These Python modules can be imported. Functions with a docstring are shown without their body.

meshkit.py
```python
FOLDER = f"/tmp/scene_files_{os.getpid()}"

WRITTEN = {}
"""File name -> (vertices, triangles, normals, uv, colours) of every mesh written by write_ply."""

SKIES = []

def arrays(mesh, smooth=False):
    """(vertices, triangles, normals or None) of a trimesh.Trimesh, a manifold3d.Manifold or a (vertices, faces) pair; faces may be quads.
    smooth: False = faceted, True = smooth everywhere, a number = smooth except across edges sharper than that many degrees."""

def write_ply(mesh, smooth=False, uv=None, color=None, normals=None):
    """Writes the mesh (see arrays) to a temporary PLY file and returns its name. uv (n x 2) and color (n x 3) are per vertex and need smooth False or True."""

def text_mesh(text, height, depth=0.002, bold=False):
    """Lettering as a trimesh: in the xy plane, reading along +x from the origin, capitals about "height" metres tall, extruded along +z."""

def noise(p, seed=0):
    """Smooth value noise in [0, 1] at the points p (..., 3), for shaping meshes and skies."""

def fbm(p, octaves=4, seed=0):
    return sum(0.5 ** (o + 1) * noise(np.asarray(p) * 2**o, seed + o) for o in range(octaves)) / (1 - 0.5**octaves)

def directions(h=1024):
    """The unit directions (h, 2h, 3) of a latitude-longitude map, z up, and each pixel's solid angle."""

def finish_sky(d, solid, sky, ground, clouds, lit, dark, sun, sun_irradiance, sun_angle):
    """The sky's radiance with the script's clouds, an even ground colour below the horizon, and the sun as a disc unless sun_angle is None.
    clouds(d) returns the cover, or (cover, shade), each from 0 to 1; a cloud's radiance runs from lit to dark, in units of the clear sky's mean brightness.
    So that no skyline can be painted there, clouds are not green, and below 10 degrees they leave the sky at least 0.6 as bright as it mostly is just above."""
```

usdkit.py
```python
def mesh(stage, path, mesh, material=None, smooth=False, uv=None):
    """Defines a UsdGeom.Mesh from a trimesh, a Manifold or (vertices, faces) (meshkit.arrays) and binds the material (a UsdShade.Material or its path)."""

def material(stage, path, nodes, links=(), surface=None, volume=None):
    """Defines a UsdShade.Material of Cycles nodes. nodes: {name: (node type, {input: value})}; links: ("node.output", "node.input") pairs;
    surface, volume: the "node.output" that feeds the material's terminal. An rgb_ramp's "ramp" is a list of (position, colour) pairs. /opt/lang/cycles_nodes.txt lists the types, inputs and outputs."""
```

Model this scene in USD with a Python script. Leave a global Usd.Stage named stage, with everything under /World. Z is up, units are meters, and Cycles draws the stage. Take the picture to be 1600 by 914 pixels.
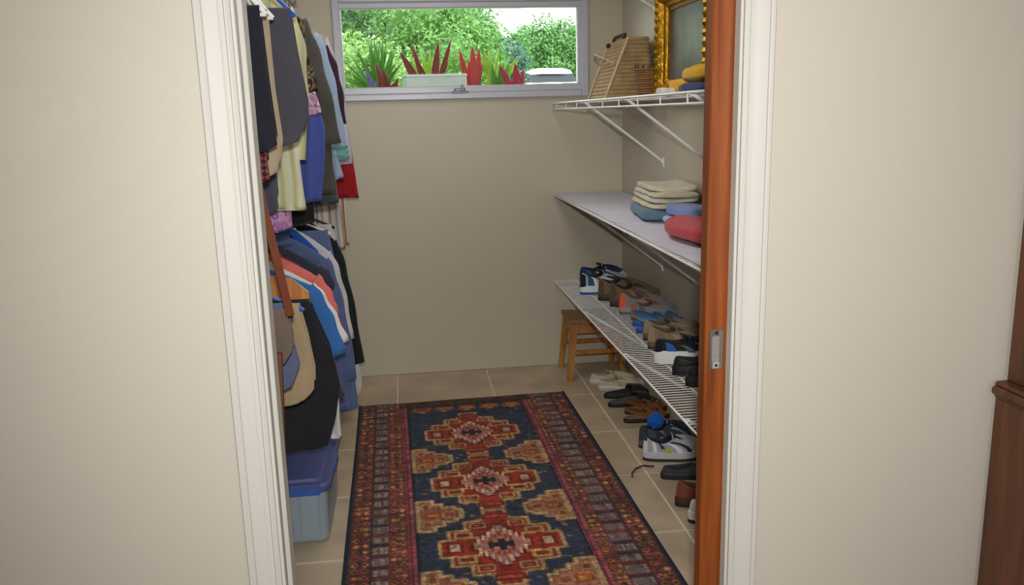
import math, random, sys
import numpy as np, trimesh, usdkit, meshkit
from pxr import Usd, UsdGeom, UsdLux, Gf, Sdf, UsdShade, Vt
from shapely.geometry import Polygon, box as sbox
from shapely.ops import unary_union
import manifold3d as m3
random.seed(7); rng = np.random.default_rng(7)
PI = math.pi
stage = Usd.Stage.CreateInMemory()
UsdGeom.SetStageUpAxis(stage, 'Z'); UsdGeom.SetStageMetersPerUnit(stage, 1.0)
UsdGeom.Xform.Define(stage, '/World')

# ------------------------------------------------------------------ camera
F_PX, YAW, PITCH, ROLL = 1313.4, math.radians(7.066), math.radians(-12.044), math.radians(-1.495)
CAM = np.array([0., 0., 1.48])
def cam_axes():
    cy, sy, cp, sp = math.cos(YAW), math.sin(YAW), math.cos(PITCH), math.sin(PITCH)
    fwd = np.array([sy*cp, cy*cp, sp]); right = np.array([cy, -sy, 0.]); up = np.cross(right, fwd)
    r = math.cos(ROLL)*right + math.sin(ROLL)*up; u = -math.sin(ROLL)*right + math.cos(ROLL)*up
    return r, u, fwd
R_, U_, FW = cam_axes()
cam = UsdGeom.Camera.Define(stage, '/World/camera')
M = Gf.Matrix4d(*R_, 0, *U_, 0, *(-FW), 0, *CAM, 1)
cam.AddTransformOp().Set(M)
cam.CreateHorizontalApertureAttr(36.0); cam.CreateVerticalApertureAttr(36.0*914/1600)
cam.CreateFocalLengthAttr(36.0*F_PX/1600); cam.CreateClippingRangeAttr(Gf.Vec2f(0.05, 500))
cam.CreateExposureAttr(0.0)

# ------------------------------------------------------------------ lights
def xf(prim, pos, aim=None):
    x = UsdGeom.Xformable(prim)
    if aim is None: x.AddTranslateOp().Set(Gf.Vec3d(*map(float, pos))); return
    z = -np.asarray(aim, float); z /= np.linalg.norm(z)
    a = np.cross([0, 0, 1.], z); a = np.array([1., 0, 0]) if np.linalg.norm(a) < 1e-5 else a/np.linalg.norm(a)
    b = np.cross(z, a)
    x.AddTransformOp().Set(Gf.Matrix4d(*a, 0, *b, 0, *z, 0, *map(float, pos), 1))
dome = UsdLux.DomeLight.Define(stage, '/World/sky'); dome.CreateIntensityAttr(1.7); dome.CreateColorAttr(Gf.Vec3f(0.93, 0.97, 1.0))
sun = UsdLux.DistantLight.Define(stage, '/World/sun'); sun.CreateIntensityAttr(4.6); sun.CreateAngleAttr(1.0); sun.CreateColorAttr(Gf.Vec3f(1, .95, .84)); xf(sun.GetPrim(), (0, 0, 10), (.45, .65, -.75))
def rect(name, pos, aim, w, h, power, col):
    l = UsdLux.RectLight.Define(stage, '/World/'+name); l.CreateWidthAttr(w); l.CreateHeightAttr(h)
    l.CreateIntensityAttr(power/(w*h)); l.CreateColorAttr(Gf.Vec3f(*col)); xf(l.GetPrim(), pos, aim); return l
fl_ = UsdLux.SphereLight.Define(stage, '/World/camera_flash'); fl_.CreateRadiusAttr(.03); fl_.CreateIntensityAttr(4000.); fl_.CreateColorAttr(Gf.Vec3f(1, .985, .955))
xf(fl_.GetPrim(), (0.02, -0.04, 1.60), FW + np.array([0.05, 0, .0]))
sh_ = UsdLux.ShapingAPI.Apply(fl_.GetPrim()); sh_.CreateShapingConeAngleAttr(52.0); sh_.CreateShapingConeSoftnessAttr(1.0)
rect('added_rear_fill', (.9, -2.55, 1.35), (0, 1, 0), 1.6, 1.4, 6.5, (1, .99, .97))  # added fill light behind the camera, brightens wall and closet from the front
rect('unseen_closet_light', (0.15, 3.1, 2.43), (0, 0, -1), .7, 2.2, 4.2, (1, .96, .88))  # unseen lamp, out of view, placed to brighten the closet from above

# ------------------------------------------------------------------ materials
def lin(c):
    if isinstance(c, str): c = [int(c[i:i+2], 16)/255 for i in (1, 3, 5)]
    c = np.asarray(c, float); return np.where(c <= .04045, c/12.92, ((c+.055)/1.055)**2.4)
MC = {}
def mat(name, color, rough=.5, var=.08, scale=6., bump=0., bscale=80., metal=0., spec=.5, sheen=0., coat=0., vec=None, detail=4, aniso=None):
    if name in MC: return MC[name]
    c = lin(color)
    nodes = {'tc': ('texture_coordinate', {}), 'mp': ('mapping', {'scale': vec or (1, 1, 1)}), 'n': ('noise_texture', {'scale': scale, 'detail': detail}),
             'r': ('rgb_ramp', {'ramp': [(.25, tuple(c*(1-var))), (.75, tuple(np.minimum(c*(1+var), 1)))]}),
             'p': ('principled_bsdf', {'roughness': rough, 'metallic': metal, 'specular_ior_level': spec, 'sheen_weight': sheen, 'coat_weight': coat})}
    links = [('tc.object', 'mp.vector'), ('mp.vector', 'n.vector'), ('n.fac', 'r.fac'), ('r.color', 'p.base_color')]
    if bump:
        nodes['n2'] = ('noise_texture', {'scale': bscale, 'detail': 3.}); nodes['b'] = ('bump', {'strength': bump, 'distance': .004})
        links += [('mp.vector', 'n2.vector'), ('n2.fac', 'b.height'), ('b.normal', 'p.normal')]
    MC[name] = usdkit.material(stage, '/World/Looks/'+name, nodes, links, surface='p.BSDF'); return MC[name]
def fab(name, color, var=.12, rough=.9): return mat('fabric_'+name, color, rough, var, 14., .25, 350., sheen=.15, spec=.2)
def stripes(name, cols, scale=8., axis='x', dist=1.5):
    k = 'stripe_'+name
    if k in MC: return MC[k]
    n = len(cols); ramp = [((i+.5)/n, tuple(lin(c))) for i, c in enumerate(cols)]
    MC[k] = usdkit.material(stage, '/World/Looks/'+k, {'tc': ('texture_coordinate', {}),
        'w': ('wave_texture', {'scale': scale, 'distortion': dist, 'bands_direction': axis, 'profile': 'saw', 'detail': 1., 'detail_scale': .6}),
        'r': ('rgb_ramp', {'ramp': ramp}), 'p': ('principled_bsdf', {'roughness': .9, 'specular_ior_level': .2})},
        [('tc.object', 'w.vector'), ('w.fac', 'r.fac'), ('r.color', 'p.base_color')], surface='p.BSDF'); return MC[k]
def plaid(name, c1, c2, c3, sx=9., sz=9.):
    k = 'plaid_'+name
    if k in MC: return MC[k]
    MC[k] = usdkit.material(stage, '/World/Looks/'+k, {'tc': ('texture_coordinate', {}),
        'a': ('wave_texture', {'scale': sx, 'bands_direction': 'x', 'distortion': 1.}), 'b': ('wave_texture', {'scale': sz, 'bands_direction': 'z', 'distortion': 1.}),
        'r1': ('rgb_ramp', {'ramp': [(.3, tuple(lin(c1))), (.8, tuple(lin(c2)))]}), 'r2': ('rgb_ramp', {'ramp': [(.55, tuple(lin(c1))), (.9, tuple(lin(c3)))]}),
        'm': ('mix_color', {'fac': .5}), 'p': ('principled_bsdf', {'roughness': .9, 'specular_ior_level': .2})},
        [('tc.object', 'a.vector'), ('tc.object', 'b.vector'), ('a.fac', 'r1.fac'), ('b.fac', 'r2.fac'), ('r1.color', 'm.a'), ('r2.color', 'm.b'), ('m.result', 'p.base_color')], surface='p.BSDF'); return MC[k]
def spots(name, cols, scale=30., feature='f1'):
    k = 'spots_'+name
    if k in MC: return MC[k]
    n = len(cols); ramp = [((i+.5)/n, tuple(lin(c))) for i, c in enumerate(cols)]
    MC[k] = usdkit.material(stage, '/World/Looks/'+k, {'tc': ('texture_coordinate', {}), 'v': ('noise_texture', {'scale': scale, 'detail': 1.5}), 'mr': ('map_range', {'from_min': .3, 'from_max': .7, 'clamp': True}),
        'r': ('rgb_ramp', {'ramp': ramp, 'interpolate': False}), 'p': ('principled_bsdf', {'roughness': .9, 'specular_ior_level': .2})},
        [('tc.object', 'v.vector'), ('v.fac', 'mr.value'), ('mr.result', 'r.fac'), ('r.color', 'p.base_color')], surface='p.BSDF'); return MC[k]
def check(name, a, b, scale):
    k = 'check_'+name
    if k not in MC:
        MC[k] = usdkit.material(stage, '/World/Looks/'+k, {'tc': ('texture_coordinate', {}), 'mp': ('mapping', {'scale': (1, .001, 1), 'rotation': (0, .78, 0)}), 'c': ('checker_texture', {'color1': tuple(lin(a)), 'color2': tuple(lin(b)), 'scale': scale}), 'p': ('principled_bsdf', {'roughness': .9})},
            [('tc.object', 'mp.vector'), ('mp.vector', 'c.vector'), ('c.color', 'p.base_color')], surface='p.BSDF')
    return MC[k]
def wood(name, c1, c2, rough=.35, scale=3., axis=(14, 14, 1.2), coat=0., spec=.5):
    k = 'wood_'+name
    if k not in MC:
        MC[k] = usdkit.material(stage, '/World/Looks/'+k, {'tc': ('texture_coordinate', {}), 'mp': ('mapping', {'scale': axis}), 'n': ('noise_texture', {'scale': scale, 'detail': 6., 'distortion': .6}),
            'r': ('rgb_ramp', {'ramp': [(.3, tuple(lin(c1))), (.7, tuple(lin(c2)))]}), 'b': ('bump', {'strength': .08, 'distance': .002}), 'p': ('principled_bsdf', {'roughness': rough, 'coat_weight': coat, 'coat_roughness': .2, 'specular_ior_level': spec})},
            [('tc.object', 'mp.vector'), ('mp.vector', 'n.vector'), ('n.fac', 'r.fac'), ('r.color', 'p.base_color'), ('n.fac', 'b.height'), ('b.normal', 'p.normal')], surface='p.BSDF')
    return MC[k]
def vcol(name, rough=.95, bump=.5, bscale=400.):
    k = 'vcol_'+name
    if k not in MC:
        MC[k] = usdkit.material(stage, '/World/Looks/'+k, {'a': ('attribute', {'attribute': 'pattern'}), 'tc': ('texture_coordinate', {}), 'n': ('noise_texture', {'scale': bscale, 'detail': 2.}), 'b': ('bump', {'strength': bump, 'distance': .003}),
            'p': ('principled_bsdf', {'roughness': rough, 'specular_ior_level': .15, 'sheen_weight': .1})}, [('a.color', 'p.base_color'), ('tc.object', 'n.vector'), ('n.fac', 'b.height'), ('b.normal', 'p.normal')], surface='p.BSDF')
    return MC[k]
def leafmat(name, cols, trans=.2, rough=.45):
    k = 'leaf_'+name
    if k not in MC:
        n = len(cols); ramp = [(i/max(n-1, 1), tuple(lin(c))) for i, c in enumerate(cols)]
        MC[k] = usdkit.material(stage, '/World/Looks/'+k, {'g': ('geometry', {}), 'r': ('rgb_ramp', {'ramp': ramp}), 'p': ('principled_bsdf', {'roughness': rough, 'specular_ior_level': .3}), 't': ('translucent_bsdf', {}), 'm': ('mix_closure', {'fac': trans})},
            [('g.random_per_island', 'r.fac'), ('r.color', 'p.base_color'), ('r.color', 't.color'), ('p.BSDF', 'm.closure1'), ('t.BSDF', 'm.closure2')], surface='m.closure')
    return MC[k]
wallm = mat('wall_paint', '#c9c2b5', .42, .02, 1.5, .10, 60., spec=.35)
wallc = mat('closet_wall_paint', '#c9c1ae', .40, .04, 1.2, .12, 40., spec=.4)
white = mat('white_gloss_paint', '#cbc8c1', .5, .01, 3., spec=.3)
ceilm = mat('ceiling_paint', '#e6e2da', .9, .02)
vinyl = mat('window_vinyl', '#c6c9d4', .3, .01)
wirem = mat('white_coated_wire', '#eef0f2', .3, .01)
steel = mat('brushed_steel', '#b9b6b0', .3, .05, metal=1.)
darkm = mat('dark_gap', '#2a2622', .8)
blackp = mat('black_plastic', '#15161a', .5)
glass = usdkit.material(stage, '/World/Looks/window_glass', {'t': ('transparent_bsdf', {'color': (.98, .99, .98)}), 'g': ('glossy_bsdf', {'roughness': .02, 'color': (1, 1, 1)}), 'f': ('fresnel', {'IOR': 1.3}), 'm': ('mix_closure', {})},
    [('f.fac', 'm.fac'), ('t.BSDF', 'm.closure1'), ('g.BSDF', 'm.closure2')], surface='m.closure')

# ------------------------------------------------------------------ geometry helpers
cat_ = trimesh.util.concatenate
def bb(x0, x1, y0, y1, z0, z1, b=.003):
    b = min(b, .45*(x1-x0), .45*(y1-y0), .45*(z1-z0)); P = []
    for sx, X in ((1, x0), (-1, x1)):
        for sy, Y in ((1, y0), (-1, y1)):
            for sz, Z in ((1, z0), (-1, z1)):
                P += [(X, Y+sy*b, Z+sz*b), (X+sx*b, Y, Z+sz*b), (X+sx*b, Y+sy*b, Z)]
    return trimesh.convex.convex_hull(np.array(P))
def cube(x0, x1, y0, y1, z0, z1):
    m = trimesh.creation.box([x1-x0, y1-y0, z1-z0]); m.apply_translation([(x0+x1)/2, (y0+y1)/2, (z0+z1)/2]); return m
def tube(pts, r, n=8, close=False):
    P = np.asarray(pts, float); k = len(P); r = np.broadcast_to(np.asarray(r, float), (k,))
    T = np.gradient(P, axis=0); T /= np.maximum(np.linalg.norm(T, axis=1, keepdims=True), 1e-9)
    u = np.cross(T[0], [0, 0, 1.]) if abs(T[0][2]) < .9 else np.cross(T[0], [1., 0, 0]); V = []
    a = np.arange(n)/n*2*PI
    for i in range(k):
        u = u - T[i]*(u@T[i]); u /= np.linalg.norm(u); w = np.cross(T[i], u)
        V.append(P[i] + r[i]*(np.cos(a)[:, None]*u + np.sin(a)[:, None]*w))
    return rings(np.array(V))
def rings(V, cap=True):
    k, n, _ = V.shape; i = np.arange(k-1)[:, None]; j = np.arange(n)[None]; j2 = (j+1) % n
    a, b, c, d = i*n+j, i*n+j2, (i+1)*n+j2, (i+1)*n+j
    F = np.vstack([np.stack([a, b, c], -1).reshape(-1, 3), np.stack([a, c, d], -1).reshape(-1, 3)]); P = V.reshape(-1, 3)
    if cap:
        c0, c1 = len(P), len(P)+1; P = np.vstack([P, V[0].mean(0), V[-1].mean(0)]); jj = np.arange(n); jn = (jj+1) % n
        F = np.vstack([F, np.stack([jn, jj, np.full(n, c0)], -1), np.stack([(k-1)*n+jj, (k-1)*n+jn, np.full(n, c1)], -1)])
    m = trimesh.Trimesh(P, F, process=False)
    if m.volume < 0: m.invert()
    return m
def sheet(P, t):
    """A cloth or leaf of thickness t over the grid of points P (rows, columns, 3)."""
    P = np.asarray(P, float); du = np.gradient(P, axis=0); dv = np.gradient(P, axis=1); N = np.cross(du, dv)
    N /= np.maximum(np.linalg.norm(N, axis=-1, keepdims=True), 1e-12); A, B = P+N*t/2, P-N*t/2; r, c, _ = P.shape
    i, j = np.meshgrid(np.arange(r-1), np.arange(c-1), indexing='ij'); a = i*c+j
    q = np.stack([a, a+1, a+c+1, a+c], -1).reshape(-1, 4); o = r*c
    F = [q[:, ::-1], q+o]
    def side(ix):
        ix = np.asarray(ix); return np.stack([ix[:-1], ix[1:], ix[1:]+o, ix[:-1]+o], -1)
    F += [side(np.arange(c)), side((r-1)*c+np.arange(c))[:, ::-1], side(np.arange(r)*c)[:, ::-1], side(np.arange(r)*c+c-1)]
    q = np.vstack(F); F = np.vstack([q[:, [0, 1, 2]], q[:, [0, 2, 3]]])
    m = trimesh.Trimesh(np.vstack([A.reshape(-1, 3), B.reshape(-1, 3)]), F, process=False)
    if m.volume < 0: m.invert()
    return m
def prism(poly, z0, z1):
    m = trimesh.creation.extrude_polygon(Polygon(poly) if not hasattr(poly, 'area') else poly, z1-z0, engine='earcut'); m.apply_translation([0, 0, z0]); return m
def lathe(prof, n=24): return trimesh.creation.revolve(np.array(prof, float), sections=n)
def mv(m, t=(0, 0, 0), rz=0., rx=0., ry=0., s=1.):
    m = m.copy()
    if s != 1.: m.apply_scale(s)
    for a, d in ((rx, [1, 0, 0]), (ry, [0, 1, 0]), (rz, [0, 0, 1])):
        if a: m.apply_transform(trimesh.transformations.rotation_matrix(a, d))
    m.apply_translation(t); return m
USED = {}
def numbered(parent, name):
    k = (str(parent), name); n = USED.get(k, 0); USED[k] = n+1
    return name if n == 0 else f'{name}_{n:03d}'
def keys(p, label=None, category=None, group=None, kind=None):
    for k, v in (('label', label), ('category', category), ('group', group), ('kind', kind)):
        if v: p.SetCustomDataByKey(k, v)
    return p
def thing(name, label, category, loc=(0, 0, 0), rz=0., group=None, kind=None):
    x = UsdGeom.Xform.Define(stage, '/World/'+numbered('/World', name)); x.AddTranslateOp().Set(Gf.Vec3d(*map(float, loc)))
    if rz: x.AddRotateZOp().Set(math.degrees(rz))
    return keys(x.GetPrim(), label, category, group, kind)
def part(name, mesh, m, parent, smooth=35, **kw):
    pp = str(parent.GetPath()); p = usdkit.mesh(stage, pp+'/'+numbered(pp, name), mesh, m, smooth=smooth).GetPrim(); return keys(p, **kw)
def obj(name, mesh, m, label, category, group=None, kind=None, smooth=35):
    return keys(usdkit.mesh(stage, '/World/'+numbered('/World', name), mesh, m, smooth=smooth).GetPrim(), label, category, group, kind)
def colored(name, verts, faces, cols, m, parent):
    pp = str(parent.GetPath()); g = usdkit.mesh(stage, pp+'/'+numbered(pp, name), (verts, faces), m, smooth=False)
    UsdGeom.PrimvarsAPI(g).CreatePrimvar('pattern', Sdf.ValueTypeNames.Color3fArray, 'vertex').Set(Vt.Vec3fArray.FromNumpy(np.asarray(cols, np.float32))); return g.GetPrim()
def boolean(a, subs):
    mm = lambda t: m3.Manifold(m3.Mesh(np.asarray(t.vertices, np.float32), np.asarray(t.faces, np.uint32)))
    A = mm(a)
    for s in subs: A = A - mm(s)
    return A

# ------------------------------------------------------------------ the setting
XL, XR, YF0, YF1, YB, ZC = -.86, 1.25, 1.618, 1.752, 4.771, 2.44
JL, JR = -.284, .657                     # clear opening of the doorway
SY0, SY1 = 1.648, 1.70                   # pocket slot
ZO = 2.06
wf = boolean(cube(-3., 3., YF0, YF1, 0, ZC), [cube(JL-.02, JR+.02, 1, 2, -.1, ZO+.02), cube(JR-.1, 1.62, SY0, SY1, -.01, ZO)])
obj('wall_front', wf, wallm, 'beige painted wall around the doorway, orange-peel finish', 'wall', kind='structure', smooth=False)
wb = boolean(cube(XL-.12, XR+.12, YB, YB+.15, 0, ZC), [cube(-.318, 1.035, 4, 6, 1.585, 2.10)])
obj('wall_back', wb, wallc, 'taupe painted end wall of the closet below the window', 'wall', kind='structure', smooth=False)
obj('wall_left', cube(XL-.1, XL, YF1, YB, 0, ZC), wallc, 'taupe closet side wall behind the hanging clothes', 'wall', kind='structure', smooth=False)
obj('wall_right', cube(XR, XR+.1, YF1, YB, 0, ZC), wallc, 'taupe closet side wall carrying the wire shelves', 'wall', kind='structure', smooth=False)
obj('ceiling', cube(-3, 3, -2.6, YB+.15, ZC, ZC+.1), ceilm, 'unseen off-white ceiling above room and closet', 'ceiling', kind='structure', smooth=False)  # out of view, closes the house so sun enters only by the window
obj('wall_side', cube(-3.1, -3, -2.6, YF0, 0, ZC), wallm, 'unseen beige side wall of the front room, to the left of the camera', 'wall', kind='structure', smooth=False)  # this and the next room walls are unseen, placed so light bounces indoors
obj('wall_side', cube(3, 3.1, -2.6, YF0, 0, ZC), wallm, 'unseen beige side wall of the front room, beyond the hutch', 'wall', kind='structure', smooth=False)
obj('wall_rear', cube(-3.1, 3.1, -2.7, -2.6, 0, ZC), wallm, 'unseen beige rear wall of the front room, behind the camera', 'wall', kind='structure', smooth=False)
w2 = thing('window_2', 'added white window frame around the fill light behind the camera', 'window', (.9, -2.6, 1.35), kind='structure')  # added frame around the rear fill light, out of view
for a in (-.86, .80): part('frame', bb(a, a+.06, 0, .07, -.76, .76, .004), white, w2)
for a in (-.76, .70): part('frame', bb(-.80, .80, 0, .07, a, a+.06, .004), white, w2)
cl_ = thing('unseen_ceiling_light', 'unseen long white ceiling light fixture brightening the closet from out of view', 'ceiling light', (.15, 3.1, ZC), kind='structure')  # unseen fixture rim around the closet light, out of view
for a in (-.38, .35): part('rim', bb(a, a+.03, -1.13, 1.13, -.03, 0, .003), white, cl_)
for a in (-1.13, 1.10): part('rim', bb(-.35, .35, a, a+.03, -.03, 0, .003), white, cl_)
# floor of separate tiles
fl = thing('floor', 'brown-grey stone tile floor with pale grout lines', 'floor', kind='structure')
part('grout', cube(-3.1, 3.1, -2.7, YB+.12, -.1, -.004), mat('grout', '#ded2bf', .9, .08, 20.), fl, False)
tmats = [mat(f'stone_tile_{i}', c, .38, .24, 4.5, .12, 30., detail=8) for i, c in enumerate(('#b9a68e', '#b3a189', '#bfac92'))]
TX = [-.595-.516*k for k in range(5, 0, -1)] + [-.6+.512*k for k in range(0, 8)]
xs = [-3.1, -2.65, -2.14, -1.63, -1.115, -.604, -.094, .424, .941, 1.452, 1.96, 2.47, 3.1]
ys = [YB+.0, 4.205, 3.662, 3.17, 2.68, 2.18, 1.68, 1.17, .66, .15, -.36, -.87, -1.38, -1.89, -2.6]
gp = .0045
for iy in range(len(ys)-1):
    for ix in range(len(xs)-1):
        x0, x1, y0, y1 = xs[ix]+gp, xs[ix+1]-gp, ys[iy+1]+gp, ys[iy]-gp
        if y0 > YF1-.3 and not (x1 > XL and x0 < XR): continue
        if y0 > YF1-.3: x0, x1 = max(x0, XL), min(x1, XR)
        part('tile', bb(x0, x1, y0, y1, -.012, rng.uniform(-.0005, .0005), .0025), tmats[rng.integers(3)], fl, False)

# window
wx0, wx1, wz0, wz1 = -.338, 1.055, 1.562, 2.125
gx0, gx1, gz0, gz1 = -.298, 1.001, 1.632, 2.046
w = thing('window_1', 'wide white vinyl awning window high in the end wall', 'window', (0, YB, 0), kind='structure')
part('frame', bb(wx0, wx0+.04, -.022, .12, wz0, wz1, .006), vinyl, w); part('frame', bb(wx1-.042, wx1, -.022, .12, wz0, wz1, .006), vinyl, w)
part('frame', bb(wx0+.0385, wx1-.0405, -.022, .12, wz1-.05, wz1, .006), vinyl, w)
part('sill', bb(wx0+.0385, wx1-.0405, -.026, .12, wz0, wz0+.035, .006), vinyl, w)
part('sash_rail', bb(wx0+.02, wx1-.02, -.006, .05, wz0+.034, gz0+.004, .006), vinyl, w); part('sash_rail', bb(wx0+.02, wx1-.02, -.006, .05, gz1-.002, wz1-.045, .006), vinyl, w)
part('sash_stile', bb(wx0+.035, gx0+.006, -.006, .05, gz0, gz1, .003), vinyl, w); part('sash_stile', bb(gx1-.006, wx1-.037, -.006, .05, gz0, gz1, .003), vinyl, w)
part('pane', cube(gx0, gx1, .02, .026, gz0, gz1), glass, w, False)
lt = part('latch', cat_([bb(.285, .375, -.026, -.004, 1.594, 1.606, .003), bb(.30, .36, -.020, -.003, 1.600, 1.622, .004)]), mat('grey_latch', '#6f7278', .35, metal=.6), w)
part('lever', bb(.335, .35, -.04, -.022, 1.602, 1.64, .003), mat('grey_latch', '#6f7278'), lt)

# door trim: moulded casings and jambs
tr = thing('trim_1', 'white painted moulded door casing and jambs of the closet doorway', 'door frame', kind='structure')
def casing(x_in, x_out, yf=YF0, sgn=-1):
    s = 1 if x_out > x_in else -1; W = abs(x_out-x_in)
    prof = [(0, 0), (0, .009), (.006, .013), (.010, .013), (.012, .010), (.018, .010), (.022, .013), (.034, .0165), (.046, .0185), (.050, .0160), (.053, .0185), (W-.002, .0185), (W, .016), (W, 0)]
    return [(x_in+s*a, yf+sgn*b) for a, b in prof]
HZ = ZO+.006
part('casing', prism(casing(JL-.006, -.353), 0, HZ+.06), white, tr, 20); part('casing', prism(casing(JR+.005, .722), 0, HZ+.06), white, tr, 20)
head = prism([(y, z) for z, y in [(a, b) for a, b in [(HZ, YF0), (HZ, YF0-.009), (HZ+.01, YF0-.013), (HZ+.034, YF0-.0165), (HZ+.064, YF0-.0185), (HZ+.064, YF0)]]], 0, 1)
hb = bb(-.352, .721, YF0-.017, YF0, HZ+.002, HZ+.064, .003); part('casing', hb, white, tr)
for a, b in ((JL-.006, -.353), (JR+.005, .722)): part('casing', prism(casing(a, b, YF1, 1), 0, HZ+.06), white, tr, 20)
part('casing', bb(-.352, .721, YF1, YF1+.017, HZ+.002, HZ+.064, .003), white, tr)
part('jamb', bb(JL-.018, JL, YF0-.001, SY0-.001, 0, ZO, .0015), white, tr); part('jamb', bb(JL-.018, JL, SY1, YF1+.001, 0, ZO, .0015), white, tr)
part('strike_groove', cube(JL-.019, JL-.012, SY0-.002, SY1+.001, 0, ZO), mat('groove_shadow_paint', '#6b5f54', .8), tr, False)  # dark colour stands in for the shade inside the groove
part('jamb', bb(JR, JR+.018, YF0-.001, SY0-.002, 0, ZO, .0015), white, tr); part('jamb', bb(JR, JR+.018, SY1-.001, YF1+.001, 0, ZO, .0015), white, tr)
part('head_jamb', bb(JL-.018, JR+.018, YF0-.001, YF1+.001, ZO+.001, ZO+.018, .0015), white, tr)

# pocket door, slid almost fully into the wall
cherry = wood('cherry', '#6c3411', '#9a4f1e', .34, 2.5, (20, 20, 1.1), coat=.12)
dr = thing('door_1', 'reddish orange wooden pocket door slid almost fully into the wall', 'door', (0, 0, 0), kind='structure')
part('panel', boolean(bb(.614, 1.5, SY0+.006, SY1-.007, .012, ZO-.012, .0025), [cube(.6284, .6486, SY0, SY0+.0132, .9484, 1.0086)]), cherry, dr)
py = SY0+.006
fp = part('flush_pull', boolean(bb(.6225, .6545, py-.0018, py+.008, .934, 1.022, .001), [cube(.629, .648, py-.01, py+.0065, .949, 1.008)]), steel, dr, 20, label='satin steel recessed door pull')
part('recess', cube(.6285, .6485, py+.0055, py+.0075, .9485, 1.0085), mat('worn_steel', '#8f8c87', .4, metal=.2), fp, False)
part('keeper', bb(.631, .646, py-.003, py+.006, .936, .951, .001), mat('pale_steel', '#d8d6d0', .3, metal=.6), fp)
part('screw', mv(trimesh.creation.cylinder(.003, .003, sections=12), (.6385, py-.0035, .9435), rx=PI/2), blackp, fp); part('screw', mv(trimesh.creation.cylinder(.004, .003, sections=12), (.6385, py-.002, 1.015), rx=PI/2), blackp, fp)

# ------------------------------------------------------------------ cabinet at the right edge
wal = wood('walnut', '#482816', '#6c3d20', .45, 2.2, (16, 16, 1.0))
cab = thing('cabinet', 'dark brown wooden hutch standing against the wall at the right edge', 'cabinet', (1.262, 1.61, 0))
part('base', bb(0, 1.1, -.46, 0, .06, .845, .004), wal, cab); part('plinth', bb(.02, 1.08, -.44, -.005, 0, .062, .003), wal, cab)
wm = []
for dy, z0, z1, ex in ((0, .843, .855, .004), (0, .853, .872, .012), (0, .870, .882, .006)): wm.append(bb(-ex, 1.1+ex, -.46-ex, 0, z0, z1, .005))
part('ledge', cat_(wm), wal, cab)
part('upper_case', bb(.022, 1.078, -.31, -.002, .88, 1.98, .004), wal, cab); part('cornice', bb(.0, 1.1, -.335, 0, 1.978, 2.03, .012), wal, cab)
for k in range(2):
    a = .03+k*.53
    d = part('door', bb(a, a+.51, -.478, -.458, .09, .82, .004), wal, cab); part('knob', mv(trimesh.creation.icosphere(2, .014), (a+(.46 if k == 0 else .05), -.49, .5)), steel, d)
    d = part('door', bb(a, a+.51, -.328, -.308, .91, 1.95, .004), wal, cab); part('knob', mv(trimesh.creation.icosphere(2, .012), (a+(.46 if k == 0 else .05), -.338, 1.35)), steel, d)

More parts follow.
